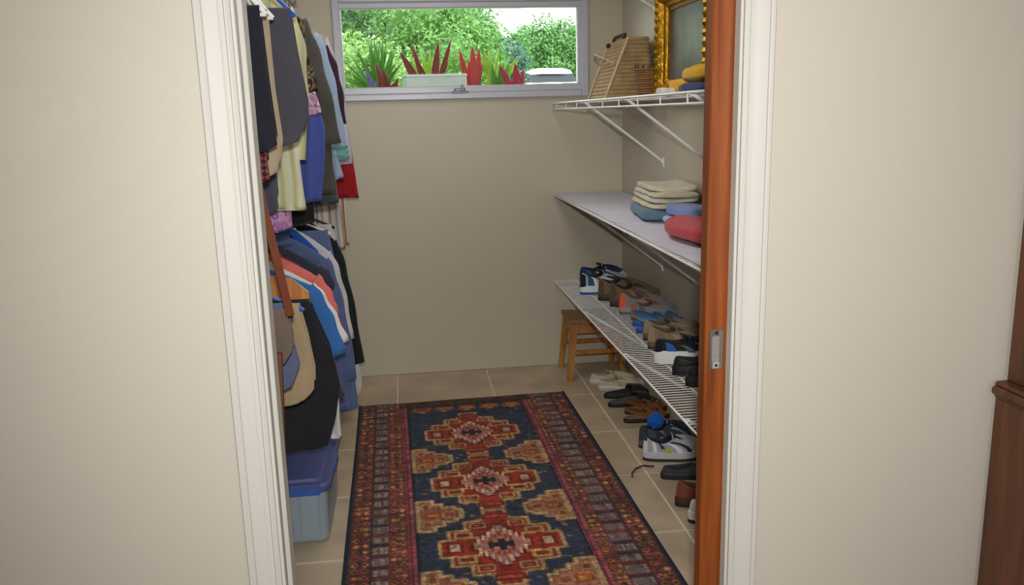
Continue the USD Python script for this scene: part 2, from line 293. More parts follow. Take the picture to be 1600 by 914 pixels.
# ------------------------------------------------------------------ rug
from PIL import Image, ImageDraw
S = 400; RW, RL = 1.078, 2.36
def rug_image():
    im = Image.new('RGB', (int(RW*S), int(RL*S)), '#24283a'); d = ImageDraw.Draw(im); r = random.Random(3)
    def rc(u0, v0, u1, v1, c): d.rectangle([u0*S, v0*S, u1*S-1, v1*S-1], fill=c)
    def poly(g, c):
        for q in getattr(g, 'geoms', [g]):
            if q.area > 0 and q.geom_type == 'Polygon':
                d.polygon([(x*S, y*S) for x, y in q.exterior.coords], fill=c)
    def flowers(u0, u1, base, cols, step):
        rc(u0, 0, u1, RL, base); m = (u0+u1)/2; wd = (u1-u0)
        v = 0.; i = 0
        while v < RL:
            for s in (-1, 1):
                cu = m+s*wd*.24; c = cols[(i + (s > 0)) % len(cols)] if r.random() < .8 else r.choice(cols)
                k = wd*.19
                d.polygon([((cu-k)*S, (v+step/2)*S), (cu*S, (v+.1*step)*S), ((cu+k)*S, (v+step/2)*S), (cu*S, (v+.9*step)*S)], fill=c)
                k *= .38; d.rectangle([(cu-k)*S, (v+.5*step-k)*S, (cu+k)*S, (v+.5*step+k)*S], fill='#4a2220' if r.random() < .7 else '#b8945c')
            if i % 2 == 0: rc(m-.005, v+.2*step, m+.005, v+.8*step, r.choice(['#20222e', '#8f6a2c', '#7a3440']))
            if r.random() < .16: rc(u0+.004, v, u1-.004, v+.008, r.choice(['#b46a62', '#4a1f3a', '#a25a50']))
            v += step; i += 1
    def blocks(u0, u1):
        rc(u0, 0, u1, RL, '#55303a'); v = .0; i = 0
        while v < RL:
            h = r.uniform(.045, .06); c = r.choice(['#74695c', '#6b6158', '#7c715f', '#786866', '#66604f'])
            rc(u0+.004, v+.006, u1-.004, v+h, c)
            for q in range(7):
                uu = u0+.012+(u1-u0-.024)*q/6; rc(uu, v+.010, uu+.004, v+h-.004, r.choice(['#8d8372', '#5b5148', '#674c4e', '#857b6a']))
            rc(u0+.002, v+h+.006, u1-.002, v+h+.020, r.choice(['#6a2a2e', '#4d2132', '#7b3a34', '#5a2540', '#3a2036']))
            v += h+.022; i += 1
    fc1 = ['#9c5a34', '#8a4034', '#a66a5c', '#75602f', '#a86f38', '#8f4a42']; fc2 = ['#aa6c38', '#9e5034', '#b0756a', '#7f6a34', '#b47c40', '#94504c']
    for mir in (0, 1):
        U = (lambda a, b: (a, b)) if not mir else (lambda a, b: (RW-b, RW-a))
        flowers(*U(.012, .083), '#5a3029', fc1, .042); blocks(*U(.085, .147)) if not mir else blocks(*U(.085, .165))
        a = .147 if not mir else .165; flowers(*U(a, .214), '#63352a', fc2, .036); st = U(.214, .242); rc(*(st[0], 0, st[1], RL), '#8a4448')
        rc(st[0]+.006, 0, st[0]+.011, RL, '#6b2236'); 
        for k in range(130): rc(st[0]+.012, k*.018, st[0]+.024, k*.018+.008, r.choice(['#ad6a6a', '#9a4a4c', '#a65c5e', '#82383e']))
        rc(*(U(.242, .252)[0], 0, U(.242, .252)[1], RL), '#1f1a24')
        for k in range(40): v = r.uniform(0, RL); rc(*U(a+.0, .21)[:1], v, U(a, .21)[1], v+.004, r.choice(['#8a4038', '#6a2a3a']))
    f0, f1 = .252, RW-.252; rc(f0, 0, f1, RL, '#2b3346')
    for k in range(700):
        uu, vv = r.uniform(f0, f1), r.uniform(0, RL); rc(uu, vv, uu+r.uniform(.006, .03), vv+r.uniform(.004, .012), r.choice(['#343c4e', '#242a38', '#3e485c', '#463a44', '#2a3c4a', '#5e4a42', '#6e5646', '#7a5440', '#4a3438']))
    for k in range(150):
        uu, vv = r.uniform(f0, f1-.02), r.uniform(0, RL); q = r.choice(['#7c6a70', '#5e4452', '#8f6a44', '#787068', '#a08058', '#8a5a48']); rc(uu, vv+.006, uu+.02, vv+.012, q); rc(uu+.007, vv, uu+.013, vv+.018, q)
    def med(cu, cv, red, pink):
        def stepped(a, b, n):       # stepped diamond
            return unary_union([sbox(-a*(i+1)/n, -b*(1-i/n), a*(i+1)/n, b*(1-i/n)) for i in range(n)])
        sh = unary_union([stepped(.19, .225, 10), sbox(-.205, -.048, .205, .048), sbox(-.03, -.25, .03, .25)] + [sbox(sx*.142-.028, sy*.088-.024, sx*.142+.028, sy*.088+.024) for sx in (-1, 1) for sy in (-1, 1)] + [sbox(sx*.075-.03, sy*.155-.022, sx*.075+.03, sy*.155+.022) for sx in (-1, 1) for sy in (-1, 1)])
        from shapely import affinity as af
        T = lambda g: af.translate(g, cu, cv)
        poly(T(sh.buffer(.018, join_style=2)), '#7d5c44'); poly(T(sh.buffer(.0155, join_style=1)), '#b08f62'); poly(T(sh.buffer(.003, join_style=1)), '#7a4028'); poly(T(sh.buffer(0)), red)
        for sx in (-1, 1):
            for sy in (-1, 1):
                g = sbox(sx*.128-.026, sy*.085-.016, sx*.128+.026, sy*.085+.016); g2 = sbox(sx*.072-.022, sy*.150-.014, sx*.072+.022, sy*.150+.014); poly(T(g2.buffer(.008)), '#ae8c58'); poly(T(g2), '#7e2e20'); poly(T(g2.buffer(-.01)), '#a8604c'); poly(T(g.buffer(.008)), '#ae8c58'); poly(T(g.buffer(-.004)), '#7a2a1c'); poly(T(g.buffer(-.016)), '#a85a4a')
            g = sbox(sx*.165-.028, -.036, sx*.165+.028, .036); poly(T(g), '#6c2018'); poly(T(g.buffer(-.012)), '#b09078')
            for q in (-1, 1): g = sbox(sx*.10-.03, q*.062-.006, sx*.10+.03, q*.062+.006); poly(T(g), '#b08a52')
        for s in (-1, 1): g = sbox(-.05, s*.215-.018, .05, s*.215+.018); poly(T(g), '#6f1d18'); poly(T(g.buffer(-.01)), '#a04a34')
        poly(T(stepped(.105, .145, 6).buffer(.003)), '#5a1a14'); poly(T(stepped(.098, .138, 6)), pink)
        for i in range(-4, 5):
            for s in (-1, 1):
                uu = i*.02; vv = s*(.122-abs(i)*.022); g = sbox(uu-.0045, vv-.018, uu+.0045, vv+.018); poly(T(g), '#c9aa94')
        for i in range(-2, 3):
            for s in (-1, 1): uu = i*.018; vv = s*(.07-abs(i)*.018); poly(T(sbox(uu-.004, vv-.014, uu+.004, vv+.014)), '#8a3a34')
        poly(T(unary_union([sbox(-.045, -.014, .045, .014), sbox(-.012, -.04, .012, .04), sbox(-.045, -.022, -.03, .022), sbox(.03, -.022, .045, .022)])), '#221c28')
    def side(cu, s, cv, c1):
        from shapely import affinity as af
        b = unary_union([sbox(0, -.118, .050, .118), sbox(.04, -.085, .085, .085), sbox(.075, -.055, .13, .055), sbox(.1, -.034, .155, .034)])
        T = lambda g: af.translate(af.scale(g, s, 1, origin=(0, 0)), cu, cv)
        poly(T(b.buffer(.013)), '#7d5c44'); poly(T(b.buffer(.010)), '#b39268'); poly(T(b.buffer(-.006)), '#6e3526'); poly(T(b.buffer(-.009)), c1)
        for v in (-.07, .07): g = sbox(.01, v-.02, .045, v+.02); poly(T(g), '#a98652'); poly(T(g.buffer(-.007)), '#843c2c')
        g = sbox(.09, -.022, .135, .022); poly(T(g), '#a8824e'); poly(T(g.buffer(-.007)), '#8a4632')
        poly(T(sbox(.02, -.025, .08, .025)), '#8f4c1c' if s < 0 else '#93442c'); poly(T(sbox(.03, -.01, .07, .01)), '#b0703a')
    for cv in (.78, 1.305, 1.83, 2.36): side(f0+.006, 1, cv, '#98604a'); side(f1-.006, -1, cv, '#a26a52')
    for k, cv in enumerate((.49, 1.035, 1.565, 2.1)): med(.537, cv, ['#8c3418', '#8e3018', '#922a1a', '#902c1c'][k], '#a56a5c')
    # far end borders
    rc(.0, 0, RW, .022, '#4a3426'); rc(.2, .02, RW-.2, .085, '#3a2a20')
    for k in range(60): uu = r.uniform(.2, RW-.22); vv = r.uniform(.015, .08); rc(uu, vv, uu+.03, vv+.014, r.choice(['#5a3a22', '#6b3028', '#46341e', '#2e2620', '#5c4630']))
    rc(f0, .085, f1, .10, '#241c1c')
    for k in range(5): uu = f0+.02+k*.115; rc(uu, .105, uu+.09, .165, '#8a4c2a'); rc(uu+.015, .12, uu+.075, .15, r.choice(['#a06a34', '#7a3424', '#96603a'])); rc(uu+.03, .165, uu+.06, .185, '#a5804c')
    a = np.asarray(im).astype(float)/255
    from scipy.ndimage import gaussian_filter
    g = np.random.default_rng(5); H, W_ = a.shape[:2]
    rows = gaussian_filter(g.normal(size=(H, 1)), (6, 0)); rows = rows/np.abs(rows).max()
    a = np.stack([gaussian_filter(a[..., c], .55) for c in range(3)], -1)
    n1 = g.normal(size=(H, W_, 1)); n2 = gaussian_filter(g.normal(size=(H, W_)), 2.2)[..., None]; n2 /= n2.std()
    a = a*(1+.13*n1+.09*n2+.12*rows[..., None]); return np.clip(a, .01, 1)
rim = rug_image()
rug = thing('rug', 'red and navy oriental runner rug with three stepped medallions on the tile floor', 'rug', (-.289, 4.232, 0), math.atan2(.0165, 1))
nu, nv = 260, 560
uu, vv = np.meshgrid(np.linspace(0, RW, nu), np.linspace(0, RL, nv))
zz = .009+.0016*(meshkit.fbm(np.stack([uu*3, vv*3, uu*0], -1), 3)-.5)+.0006*rng.random(uu.shape)
edge = (uu < .003) | (uu > RW-.003) | (vv < .003) | (vv > RL-.003); zz[edge] = .001
wob = .006*(meshkit.fbm(np.stack([uu*0, vv*2.5, uu*0], -1), 3)-.5)
P = np.stack([uu+wob*0, -vv+.010*(meshkit.fbm(np.stack([uu*4, vv*0, uu*0+3], -1), 3)-.5)*np.exp(-vv*3), zz], -1)
C = lin(rim[np.clip((vv*S).astype(int), 0, rim.shape[0]-1), np.clip((uu*S).astype(int), 0, rim.shape[1]-1)])
i, j = np.meshgrid(np.arange(nv-1), np.arange(nu-1), indexing='ij'); a = i*nu+j
Fq = np.vstack([np.stack([a, a+nu, a+nu+1], -1).reshape(-1, 3), np.stack([a, a+nu+1, a+1], -1).reshape(-1, 3)])
colored('pile', P.reshape(-1, 3), Fq, C.reshape(-1, 3), vcol('rug'), rug)
selv = mat('navy_selvedge', '#1b2430', .95, .2, 60.)
for u in (.0, RW): part('selvedge', tube([(u+.002*math.sin(v*3), -v, .006) for v in np.linspace(0, RL, 60)], .006, 6), selv, rug, label='navy overcast edge of the rug')
part('backing', bb(.004, RW-.004, -RL+.004, -.008, .0008, .004, .001), selv, rug, False)
fr = []
for k in range(150):
    u = .01+k*(RW-.02)/149; fr.append(tube([(u, .0-RL, .006), (u+rng.uniform(-.005, .005), -RL-.03, .003), (u+rng.uniform(-.01, .01), -RL-.055, .002)], .0015, 4))
part('fringe', cat_(fr), mat('fringe', '#a5977c', .95), rug, kind='stuff')

# ------------------------------------------------------------------ wire shelves
SH = [2.20, 1.53, 1.02, .512]; SX0, SX1, SYN, SYE = .845, 1.243, 1.83, 4.765
BRY = [3.98, 3.22, 2.46]
names = ['topmost white wire shelf on the right wall, only its braces in view', 'white wire shelf at window height holding the gold frame and woven bag', 'white wire shelf covered with pale paper under the folded clothes', 'lowest white wire shelf carrying the row of shoes']
for si, z in enumerate(SH):
    s = thing('wire_shelf', names[si], 'shelf', (0, 0, z))
    rod = lambda x, zz_, r=.0033: tube([(x, SYN, zz_), (x, (SYN+SYE)/2, zz_), (x, SYE, zz_)], r, 8)
    part('front_rail', rod(SX0, -.004, .0042), wirem, s)
    if si < 2: part('lip_rail', rod(SX0+.001, -.036, .004), wirem, s); part('back_rail', rod(SX1-.006, -.005), wirem, s)
    for xm in (SX0+.13, SX0+.26): part('support_rail', rod(xm, -.006), wirem, s)
    wires = []; lk = []
    y = SYN+.01
    while y < SYE:
        wires.append(tube([(SX1, y, .0), ((SX0+SX1)/2, y, .0), (SX0, y, .0)], .0016, 4)); y += .0254
    y = SYN+.1
    while y < SYE:
        lk.append(tube([(SX0, y, -.003), (SX0+.0005, y, -.018), (SX0+.001, y, -.034)], .0028, 6)); y += .27
    part('deck_wire', cat_(wires), wirem, s, kind='stuff')
    for q in (lk if si < 2 else []): part('lip_link', q, wirem, s)
    for by in (BRY if si else [4.15, 3.0, 2.2]):
        drop = {0: .235, 3: .25}.get(si, .29)
        b = part('brace', cat_([tube([(SX0+.003, by, -.006), (SX0+.02, by, -.012), (SX0+.2, by, -.012-(drop-.012)*.48), (SX1-.01, by-.01, -drop), (SX1+.001, by-.01, -drop-.015)], .0062, 8)]), wirem, s)
        part('brace_foot', bb(SX1-.001, SX1+.006, by-.018, by-.002, -drop-.035, -drop+.012, .002), wirem, b)
# pale shelf paper
for k, (y0, y1, o, rot) in enumerate(((4.13, 4.755, -.002, .0), (3.36, 4.14, .016, .025), (2.62, 3.37, .016, .025), (1.9, 2.64, .016, .02))):
    g = np.array([[(x, y, 1.0235+k % 2*.0012+.002*math.sin(y*9+x*5)) for x in np.linspace(SX0+o+rot*(y1-y)*0+ (rot*(y-y0)*-.6 if o > 0 else 0), 1.238, 8)] for y in np.linspace(y0, y1, 14)])
    obj('shelf_liner', sheet(g, .0012), mat('shelf_paper', '#d3d3e2', .6, .03, 8.), ['pale lavender liner sheet at the far end of the paper-covered shelf', 'pale lavender liner sheet under the folded cream clothes', 'pale lavender liner sheet under the red folded garment', 'pale lavender liner sheet nearest the doorway, half behind the door'][k], 'shelf liner')

# ------------------------------------------------------------------ shoes
def outline(n=40, L=.28, W=.1, grow=0.):
    th = np.arange(n)/n*2*PI; c, s = np.cos(th), np.sin(th)
    u = .5+.5*np.sign(c)*np.abs(c)**.92; half = .5*W*(.70+.32*np.clip((u-.1)/.5, 0, 1)**1.2-.12*np.clip((u-.75)/.25, 0, 1) - .05*np.exp(-((u-.36)/.12)**2))
    return np.stack([(L/2+grow)*(2*u-1)+L/2, np.sign(s)*np.abs(s)**.9*(half+grow)], -1), th, u
def upper_pts(t, L, W, zs, hc, hv, op0, op1, n=40, off=0., dip=.72):
    B, th, u = outline(n, L, W); xc, ax = (op0+op1)/2*L, (op1-op0)/2*L
    O = np.stack([xc+ax*np.cos(th), .27*W*np.sin(th)], -1)
    f = .5+.5*np.cos(th); zo = (hc*(1-f)**1.3+hv*f**.9); zo = np.where(np.abs(np.sin(th)) > .0, zo*(1-(1-dip)*np.sin(th)**2*.7), zo)
    g = 1-math.cos(t*PI/2); xy = B+(O-B)*g; z = zs+(zo-zs)*math.sin(t*PI/2)
    V = np.column_stack([xy, z]); 
    if off: c0 = np.array([L*.45, 0, zs]); d = V-c0; V = V+d/np.linalg.norm(d, axis=1, keepdims=True)*off
    return V
def shoe(name, label, category, loc, rz, L=.28, W=.1, hc=.085, hv=.085, sole='#222222', mid='#eeeeee', upper='#dddddd', lining='#222222', lace='#eeeeee', accents=(), group=None, op=(.05, .5), zs=.03, dip=.72, rough=.7, laces=True, tag_=None):
    t = thing(name, label, category, loc, rz, group); k = name+str(abs(hash(label)) if 0 else len(MC))
    fm = lambda c: fab('s'+c[1:]+str(int(rough*100)), c, .15, rough)
    rm = lambda c: mat('rubber_'+c[1:], c, .55, .05)
    B, th, u = outline(40, L, W, .004); rock = lambda f: .012*np.clip((u-.8)/.2, 0, 1)**2*f
    part('sole', rings(np.array([np.column_stack([B*1., rock(1)]), np.column_stack([B, .012+rock(.7)])])), rm(sole), t, 50)
    part('midsole', rings(np.array([np.column_stack([outline(40, L, W, g)[0], z+rock(1-q)]) for g, z, q in ((.003, .012, .3), (.005, .02, .6), (.003, zs+.006, 1.), (-.004, zs+.008, 1.))])), rm(mid), t, 50)
    V = np.array([upper_pts(q, L, W, zs, hc, hv, *op, dip=dip) for q in np.linspace(0, 1, 12)])
    inner = []
    for q, zf in ((.97, 1), (.9, .85), (.8, .6), (.5, .45)):
        o = V[-1].copy(); c = o[:, :2].mean(0); o[:, :2] = c+(o[:, :2]-c)*q; o[:, 2] = zs+(o[:, 2]-zs)*zf; inner.append(o)
    up = part('upper', rings(np.concatenate([V, inner[:1]]), cap=False), fm(upper), t, 50)
    part('lining', rings(np.array([V[-1]]+inner), cap=True), fm(lining), t, 50)
    for (j0, j1, q0, q1, c, nm) in accents:
        js = np.arange(j0, j1+1) % 40
        G = np.array([upper_pts(q, L, W, zs, hc, hv, *op, off=.0022, dip=dip)[js] for q in np.linspace(q0, q1, 6)])
        part(nm, sheet(G, .003), fm(c), t, 50)
    if laces:
        tg = []
        for xx in np.linspace(0, 1, 6): tg.append([(op[1]*L-.012+xx*.07*L/.28-.03*(1-xx), yy, hv+.012-.012*xx - xx*.018-abs(yy)*.25) for yy in np.linspace(-.022, .022, 5)])
        part('tongue', sheet(tg, .004), fm(lining), up, 50)
        for q in range(5):
            x0 = (op[1]-.04)*L+q*.045*L; zc = hv-.002-.012*q*L/.28; a = []
            for y in np.linspace(-.028, .028, 7): a.append((x0+.006*y/.028*(-1)**q, y, zc-abs(y)**2*7+.004))
            part('lace', tube(a, .0028, 6), fm(lace), up)
    return t
def A_(cols, both=True):      # runner-style panels on both sides: toe cap, heel counter, side stripes
    toe, heel, s1, s2 = cols; o = [(-5, 5, .0, .42, toe, 'toe_cap'), (16, 24, .0, .75, heel, 'heel_counter')]
    for b in (6, 10): o += [(b, b+1, .05, .8, s1, 'stripe'), (40-b-1, 40-b, .05, .8, s1, 'stripe')]
    for b in (13,): o += [(b, b+2, .1, .9, s2, 'stripe'), (40-b-2, 40-b, .1, .9, s2, 'stripe')]
    return o
def slide(name, label, loc, rz, L, W, sole, foot, strap, thong=False, group=None):
    t = thing(name, label, 'sandal', loc, rz, group); B = outline(40, L, W)[0]
    part('sole', rings(np.array([np.column_stack([outline(40, L, W, g)[0], np.full(40, z)]) for g, z in ((-.003, 0), (.001, .004), (.001, .018), (-.002, .022))])), mat('rubber_'+sole[1:], sole, .6), t, 50)
    part('footbed', rings(np.array([np.column_stack([outline(40, L, W, g)[0], np.full(40, z)]) for g, z in ((-.003, .021), (-.005, .025))])), mat('rubber_'+foot[1:], foot, .7, .15), t, 50)
    for x0, x1, wd in (((.55, .80, 1.),) if not thong else ((.42, .52, 1.), (.68, .78, 1.))):
        G = [[(L*(x0+(x1-x0)*a)+.01*math.sin(b*PI), (W*.5+.002)*math.cos(PI*(1-b)), .016+.045*math.sin(b*PI)**.8*(1-.25*a)) for b in np.linspace(0, 1, 13)] for a in np.linspace(0, 1, 5)]
        part('strap', sheet(G, .005), fab('s'+strap[1:], strap, .15, .6), t, 50)
    if thong:
        part('heel_strap', sheet([[(L*(.42-.40*math.sin(b*PI)), (W*.47)*math.cos(PI*(1-b)), .03+.03*math.sin(b*PI)+a*.014) for b in np.linspace(0, 1, 15)] for a in (0, .5, 1)], .004), fab('s'+strap[1:], strap, .15, .6), t, 50)
    return t
Z3 = .5145
WB = dict(sole='#1c5aa0', mid='#e9ebee', upper='#b9bec4', lining='#151922', lace='#f0f0f0', accents=A_(('#cfd3d8', '#1e2230', '#1d2b4a', '#2a5f95')))
RS = A_(('#cfd3d8', '#1e2230', '#1d2b4a', '#2a5f95'))
for b in (8, 12): RS += [(b, b+1, .0, .95, '#f0f2f4', 'stripe'), (39-b, 40-b, .0, .95, '#f0f2f4', 'stripe')]
WB['accents'] = RS
shoe('running_shoe', 'white and blue running shoe, front one of the pair at the far shelf end', 'shoe', (.915, 4.36, Z3), .06, L=.27, hc=.115, hv=.12, zs=.04, **WB)
shoe('running_shoe', 'navy and silver running shoe at the far end of the shoe shelf, behind its mate', 'shoe', (.945, 4.52, Z3), -.05, L=.27, hc=.12, hv=.13, zs=.04, sole='#1c5aa0', mid='#cfd3da', upper='#26405f', lining='#14161c', lace='#dfe3e8', accents=A_(('#c6c9cd', '#243a66', '#d9dbde', '#2a5f95')))
BR = dict(sole='#2b241e', mid='#4b3d30', upper='#84705a', lining='#2a231c', lace='#8a7a62', accents=A_(('#6f5e4c', '#665442', '#95806a', '#7d6a54')), op=(.04, .46), rough=.85)
shoe('hiking_boot', 'brown suede hiking boot beside the white and blue running shoe', 'boot', (.975, 4.19, Z3), .05, L=.27, hc=.115, hv=.115, **BR)
shoe('hiking_boot', 'dark brown hiking boot next to the orange-trimmed shoe', 'boot', (1.0, 4.04, Z3), -.04, L=.265, hc=.12, hv=.115, **{**BR, 'upper': '#78654f'})
shoe('trail_shoe', 'grey trail shoe with bright orange heel on the shoe shelf', 'shoe', (1.005, 3.87, Z3), .08, L=.25, hc=.105, hv=.09, sole='#6d5d58', mid='#a39a9a', upper='#94918f', lining='#6b5f5c', lace='#c58a6c', accents=A_(('#8a8588', '#f06a4c', '#e0755a', '#8d878a')))
shoe('trail_shoe', 'grey trail shoe with orange laces, nearer of the grey pair', 'shoe', (1.03, 3.745, Z3), .02, L=.22, hc=.085, hv=.085, sole='#57524f', mid='#8d8788', upper='#8d8d92', lining='#5c5654', lace='#c97c58', accents=A_(('#7d7a7a', '#b66a56', '#a08f88', '#6a6a70')))
slide('strap_sandal', 'blue strappy sport sandal on the shoe shelf, farther of the blue pair', (1.0, 3.625, Z3), .04, .245, .095, '#1c4fb4', '#55748f', '#3f6d9a', True)
slide('strap_sandal', 'blue strappy sport sandal on the shoe shelf, nearer of the blue pair', (.985, 3.51, Z3), -.02, .25, .095, '#1a4cb8', '#5a7f9c', '#6d93ac', True)
B2 = dict(sole='#3a3027', mid='#6a5a49', upper='#9b866c', lining='#5a4a3a', lace='#a08c70', accents=A_(('#8d7a62', '#a08b70', '#ab967c', '#87745d')), op=(.04, .48), rough=.9)
shoe('suede_shoe', 'tan brown suede shoe between the blue sandals and its mate', 'shoe', (.985, 3.385, Z3), .05, L=.26, hc=.09, hv=.085, **B2)
shoe('suede_shoe', 'tan brown suede shoe right behind the big white-soled sneaker', 'shoe', (.965, 3.25, Z3), .0, L=.26, hc=.10, hv=.085, **{**B2, 'upper': '#937e64'})
shoe('sneaker', 'black and blue sneaker with thick white sole on the shoe shelf', 'shoe', (.935, 3.06, Z3), -.06, L=.29, W=.11, hc=.095, hv=.10, zs=.045, sole='#e3e6e4', mid='#eff1ef', upper='#23272f', lining='#101216', lace='#3a6fb5', accents=A_(('#1d2430', '#15171c', '#5c6b80', '#2d6bb3')))
shoe('dress_shoe', 'black leather shoe nearest the door edge on the shoe shelf', 'shoe', (.955, 2.895, Z3), -.02, L=.28, hc=.07, hv=.075, sole='#17181a', mid='#1c1d20', upper='#24262b', lining='#101114', lace='#24262b', rough=.4)
shoe('dress_shoe', 'black leather shoe on the shoe shelf hidden mostly behind the door edge', 'shoe', (.96, 2.76, Z3), .03, L=.28, hc=.07, hv=.075, sole='#17181a', mid='#1c1d20', upper='#24262b', lining='#101114', lace='#24262b', rough=.4)
# on the floor under the shelf
CV = dict(sole='#b8ae9c', mid='#d8cfc0', upper='#c8bda8', lining='#a59a84', lace='#e2dccb', accents=[(-5, 5, 0, .4, '#d6ccba', 'toe_cap'), (8, 11, .1, .8, '#b3a47f', 'stripe'), (29, 32, .1, .8, '#b3a47f', 'stripe')])
shoe('canvas_shoe', 'cream canvas shoe on the tiles nearest the little stool', 'shoe', (.965, 4.365, .001), -.10, L=.25, W=.092, hc=.06, hv=.07, zs=.022, **CV)
shoe('canvas_shoe', 'cream canvas shoe on the tiles beside the black slide sandals', 'shoe', (.985, 4.25, .001), .0, L=.25, W=.092, hc=.06, hv=.07, zs=.022, **CV)
slide('slide_sandal', 'black slide sandal on the tiles, farther of the pair', (.985, 4.12, .001), .12, .25, .1, '#1a1c1d', '#25292a', '#232021', False)
slide('slide_sandal', 'black slide sandal on the tiles with grey footbed, nearer of the pair', (.975, 3.985, .001), .18, .26, .105, '#15171a', '#565254', '#1d1b1c', False)
slide('leather_sandal', 'brown leather sandal on the tiles, farther of the brown pair', (1.03, 3.87, .001), .16, .235, .09, '#3a2819', '#8d6a4c', '#7a4a28', True)
slide('leather_sandal', 'brown leather sandal on the tiles in front of the black slides', (.995, 3.755, .001), .14, .24, .09, '#2a1d14', '#93704f', '#84512c', True)
SVA = [(-4, 4, .0, .40, '#d5d7da', 'toe_cap'), (17, 23, .0, .6, '#e6e8ea', 'heel_counter'), (18, 22, .62, .95, '#1f2a44', 'heel_tab')]
for b, c, q0, q1 in ((5, '#c9c24a', .05, .35), (7, '#2a3448', .1, .9), (9, '#e9ebed', .05, .9), (11, '#c2bd4e', .05, .4), (12, '#39435a', .3, .95), (14, '#f0f1f2', .0, .8)): SVA += [(b, b+1, q0, q1, c, 'stripe'), (39-b, 40-b, q0, q1, c, 'stripe')]
SV = dict(sole='#2c2f35', mid='#c9ccd1', upper='#b3b6ba', lining='#1d2636', lace='#e8e8ea', accents=SVA, rough=.4)
shoe('trainer', 'silver white trainer with yellow stripes on the floor', 'shoe', (.965, 3.31, .001), -.02, L=.27, W=.105, hc=.10, hv=.105, zs=.035, **SV)
shoe('trainer', 'dark navy trainer standing behind the silver one on the floor', 'shoe', (.985, 3.445, .001), .06, L=.27, W=.105, hc=.10, hv=.115, zs=.035, sole='#23262c', mid='#5b6068', upper='#343b4a', lining='#12161f', lace='#9aa0a8', accents=A_(('#7c8086', '#3a4250', '#8d939c', '#4a5260')))
sk = trimesh.creation.icosphere(3); sk.vertices = sk.vertices*[.04, .032, .036]+(meshkit.fbm(sk.vertices*3, 3)[:, None]-.5)*.02+[1.06, 3.452, .118]
obj('rolled_sock', sk, fab('bluesock', '#1a5fc0'), 'bright blue rolled sock tucked into the dark navy trainer', 'sock', smooth=True)
shoe('flat_shoe', 'low dark charcoal slip-on shoe on the floor under the silver trainer', 'shoe', (.985, 3.115, .001), .03, L=.26, hc=.05, hv=.055, zs=.02, sole='#202427', mid='#2c3134', upper='#3a4044', lining='#1c2022', laces=False)
shoe('leather_shoe', 'reddish brown leather shoe on the floor beside the door edge', 'shoe', (.965, 2.87, .001), .0, L=.27, hc=.10, hv=.09, sole='#2a1b16', mid='#4a2a22', upper='#7b4334', lining='#4a2a22', lace='#6a3a2c', rough=.4)
shoe('tennis_shoe', 'white tennis shoe with dark sole nearest the door edge on the floor', 'shoe', (.97, 2.735, .001), .0, L=.28, hc=.085, hv=.085, zs=.035, sole='#2a2c2e', mid='#e6e8e9', upper='#e4e6e8', lining='#b9bcc0', lace='#f3f3f3', rough=.5)
obj('shoelace', tube([(.985, 3.22, .006), (.94, 3.235, .006), (.90, 3.21, .006), (.875, 3.17, .006), (.868, 3.14, .006)], .0035, 6), fab('lace_dark', '#2b2b2e'), 'dark loose shoelace lying on the tile beside the rug', 'shoelace')

# ------------------------------------------------------------------ folded things on the shelves
def pile(w_, d_, h_, seed, puff=.38, n=28, amp=.008):
    """A folded cloth: a soft rounded slab, wide in x, deep in y."""
    m = trimesh.creation.icosphere(4); v = m.vertices.copy(); s = lambda a, p: np.sign(a)*np.abs(a)**p
    q = np.stack([s(v[:, 0], puff), s(v[:, 1], puff), s(v[:, 2], .55)], -1)*[w_/2, d_/2, h_/2]
    q += (meshkit.fbm(q*14+seed, 3)[:, None]-.5)*amp*2*v; q[:, 2] += .006*np.sin(q[:, 0]*24+seed)*(v[:, 2] > 0)
    q[:, 2] -= q[:, 2].min(); m.vertices = q; return m
def folded(name, label, cat, loc, rz, layers, group=None):
    t = thing(name, label, cat, loc, rz, group); z = 0
    for k, (w_, d_, h_, m, dx, dy) in enumerate(layers):
        part('layer', mv(pile(w_, d_, h_, k*3.1+len(label), .8 if h_ > .055 else .38), (dx, dy, z)), m, t, True); z += h_*.9
    return t
Z2 = 1.0262; cr = stripes('cream', ['#d9d0ba', '#cfc5ad', '#e2dac8', '#c6bb9f'], 3., 'y', 4.)
folded('folded_jeans', 'faded teal blue folded jeans under the cream clothes on the papered shelf', 'folded clothes', (1.10, 3.52, Z2), -.1, [(.23, .42, .042, fab('teal', '#5f7d93'), 0, 0)])
folded('folded_shirts', 'pile of cream folded shirts on top of the teal jeans', 'folded clothes', (1.12, 3.56, Z2+.042), -.08, [(.225, .47, .026, cr, 0, 0), (.215, .45, .026, fab('cream', '#e2dccb'), .008, .012), (.21, .46, .025, cr, .002, -.01), (.205, .41, .022, fab('cream2', '#d8d0ba'), .012, .02)])
folded('folded_shirt', 'periwinkle blue folded shirt beside the cream pile', 'folded clothes', (1.135, 3.21, Z2), .05, [(.2, .24, .034, fab('peri', '#b4bede'), 0, 0), (.19, .22, .045, fab('peri2', '#7f92c6'), .005, 0)])
folded('folded_sweater', 'red folded sweater on the papered shelf near the door', 'folded clothes', (1.06, 2.83, Z2), .05, [(.27, .46, .066, fab('red', '#b8404a'), 0, 0)])
Z1 = 1.5325
folded('folded_towel', 'navy blue folded cloth under the yellow one on the upper shelf', 'folded clothes', (1.03, 2.76, Z1), .0, [(.15, .36, .034, fab('navycloth', '#1f3468'), 0, 0)])
folded('crumpled_cloth', 'yellow crumpled cloth heaped on and beside the navy cloth', 'cloth', (1.045, 2.80, Z1+.031), .1, [(.15, .34, .062, fab('yellow', '#dca81c'), 0, .0)])
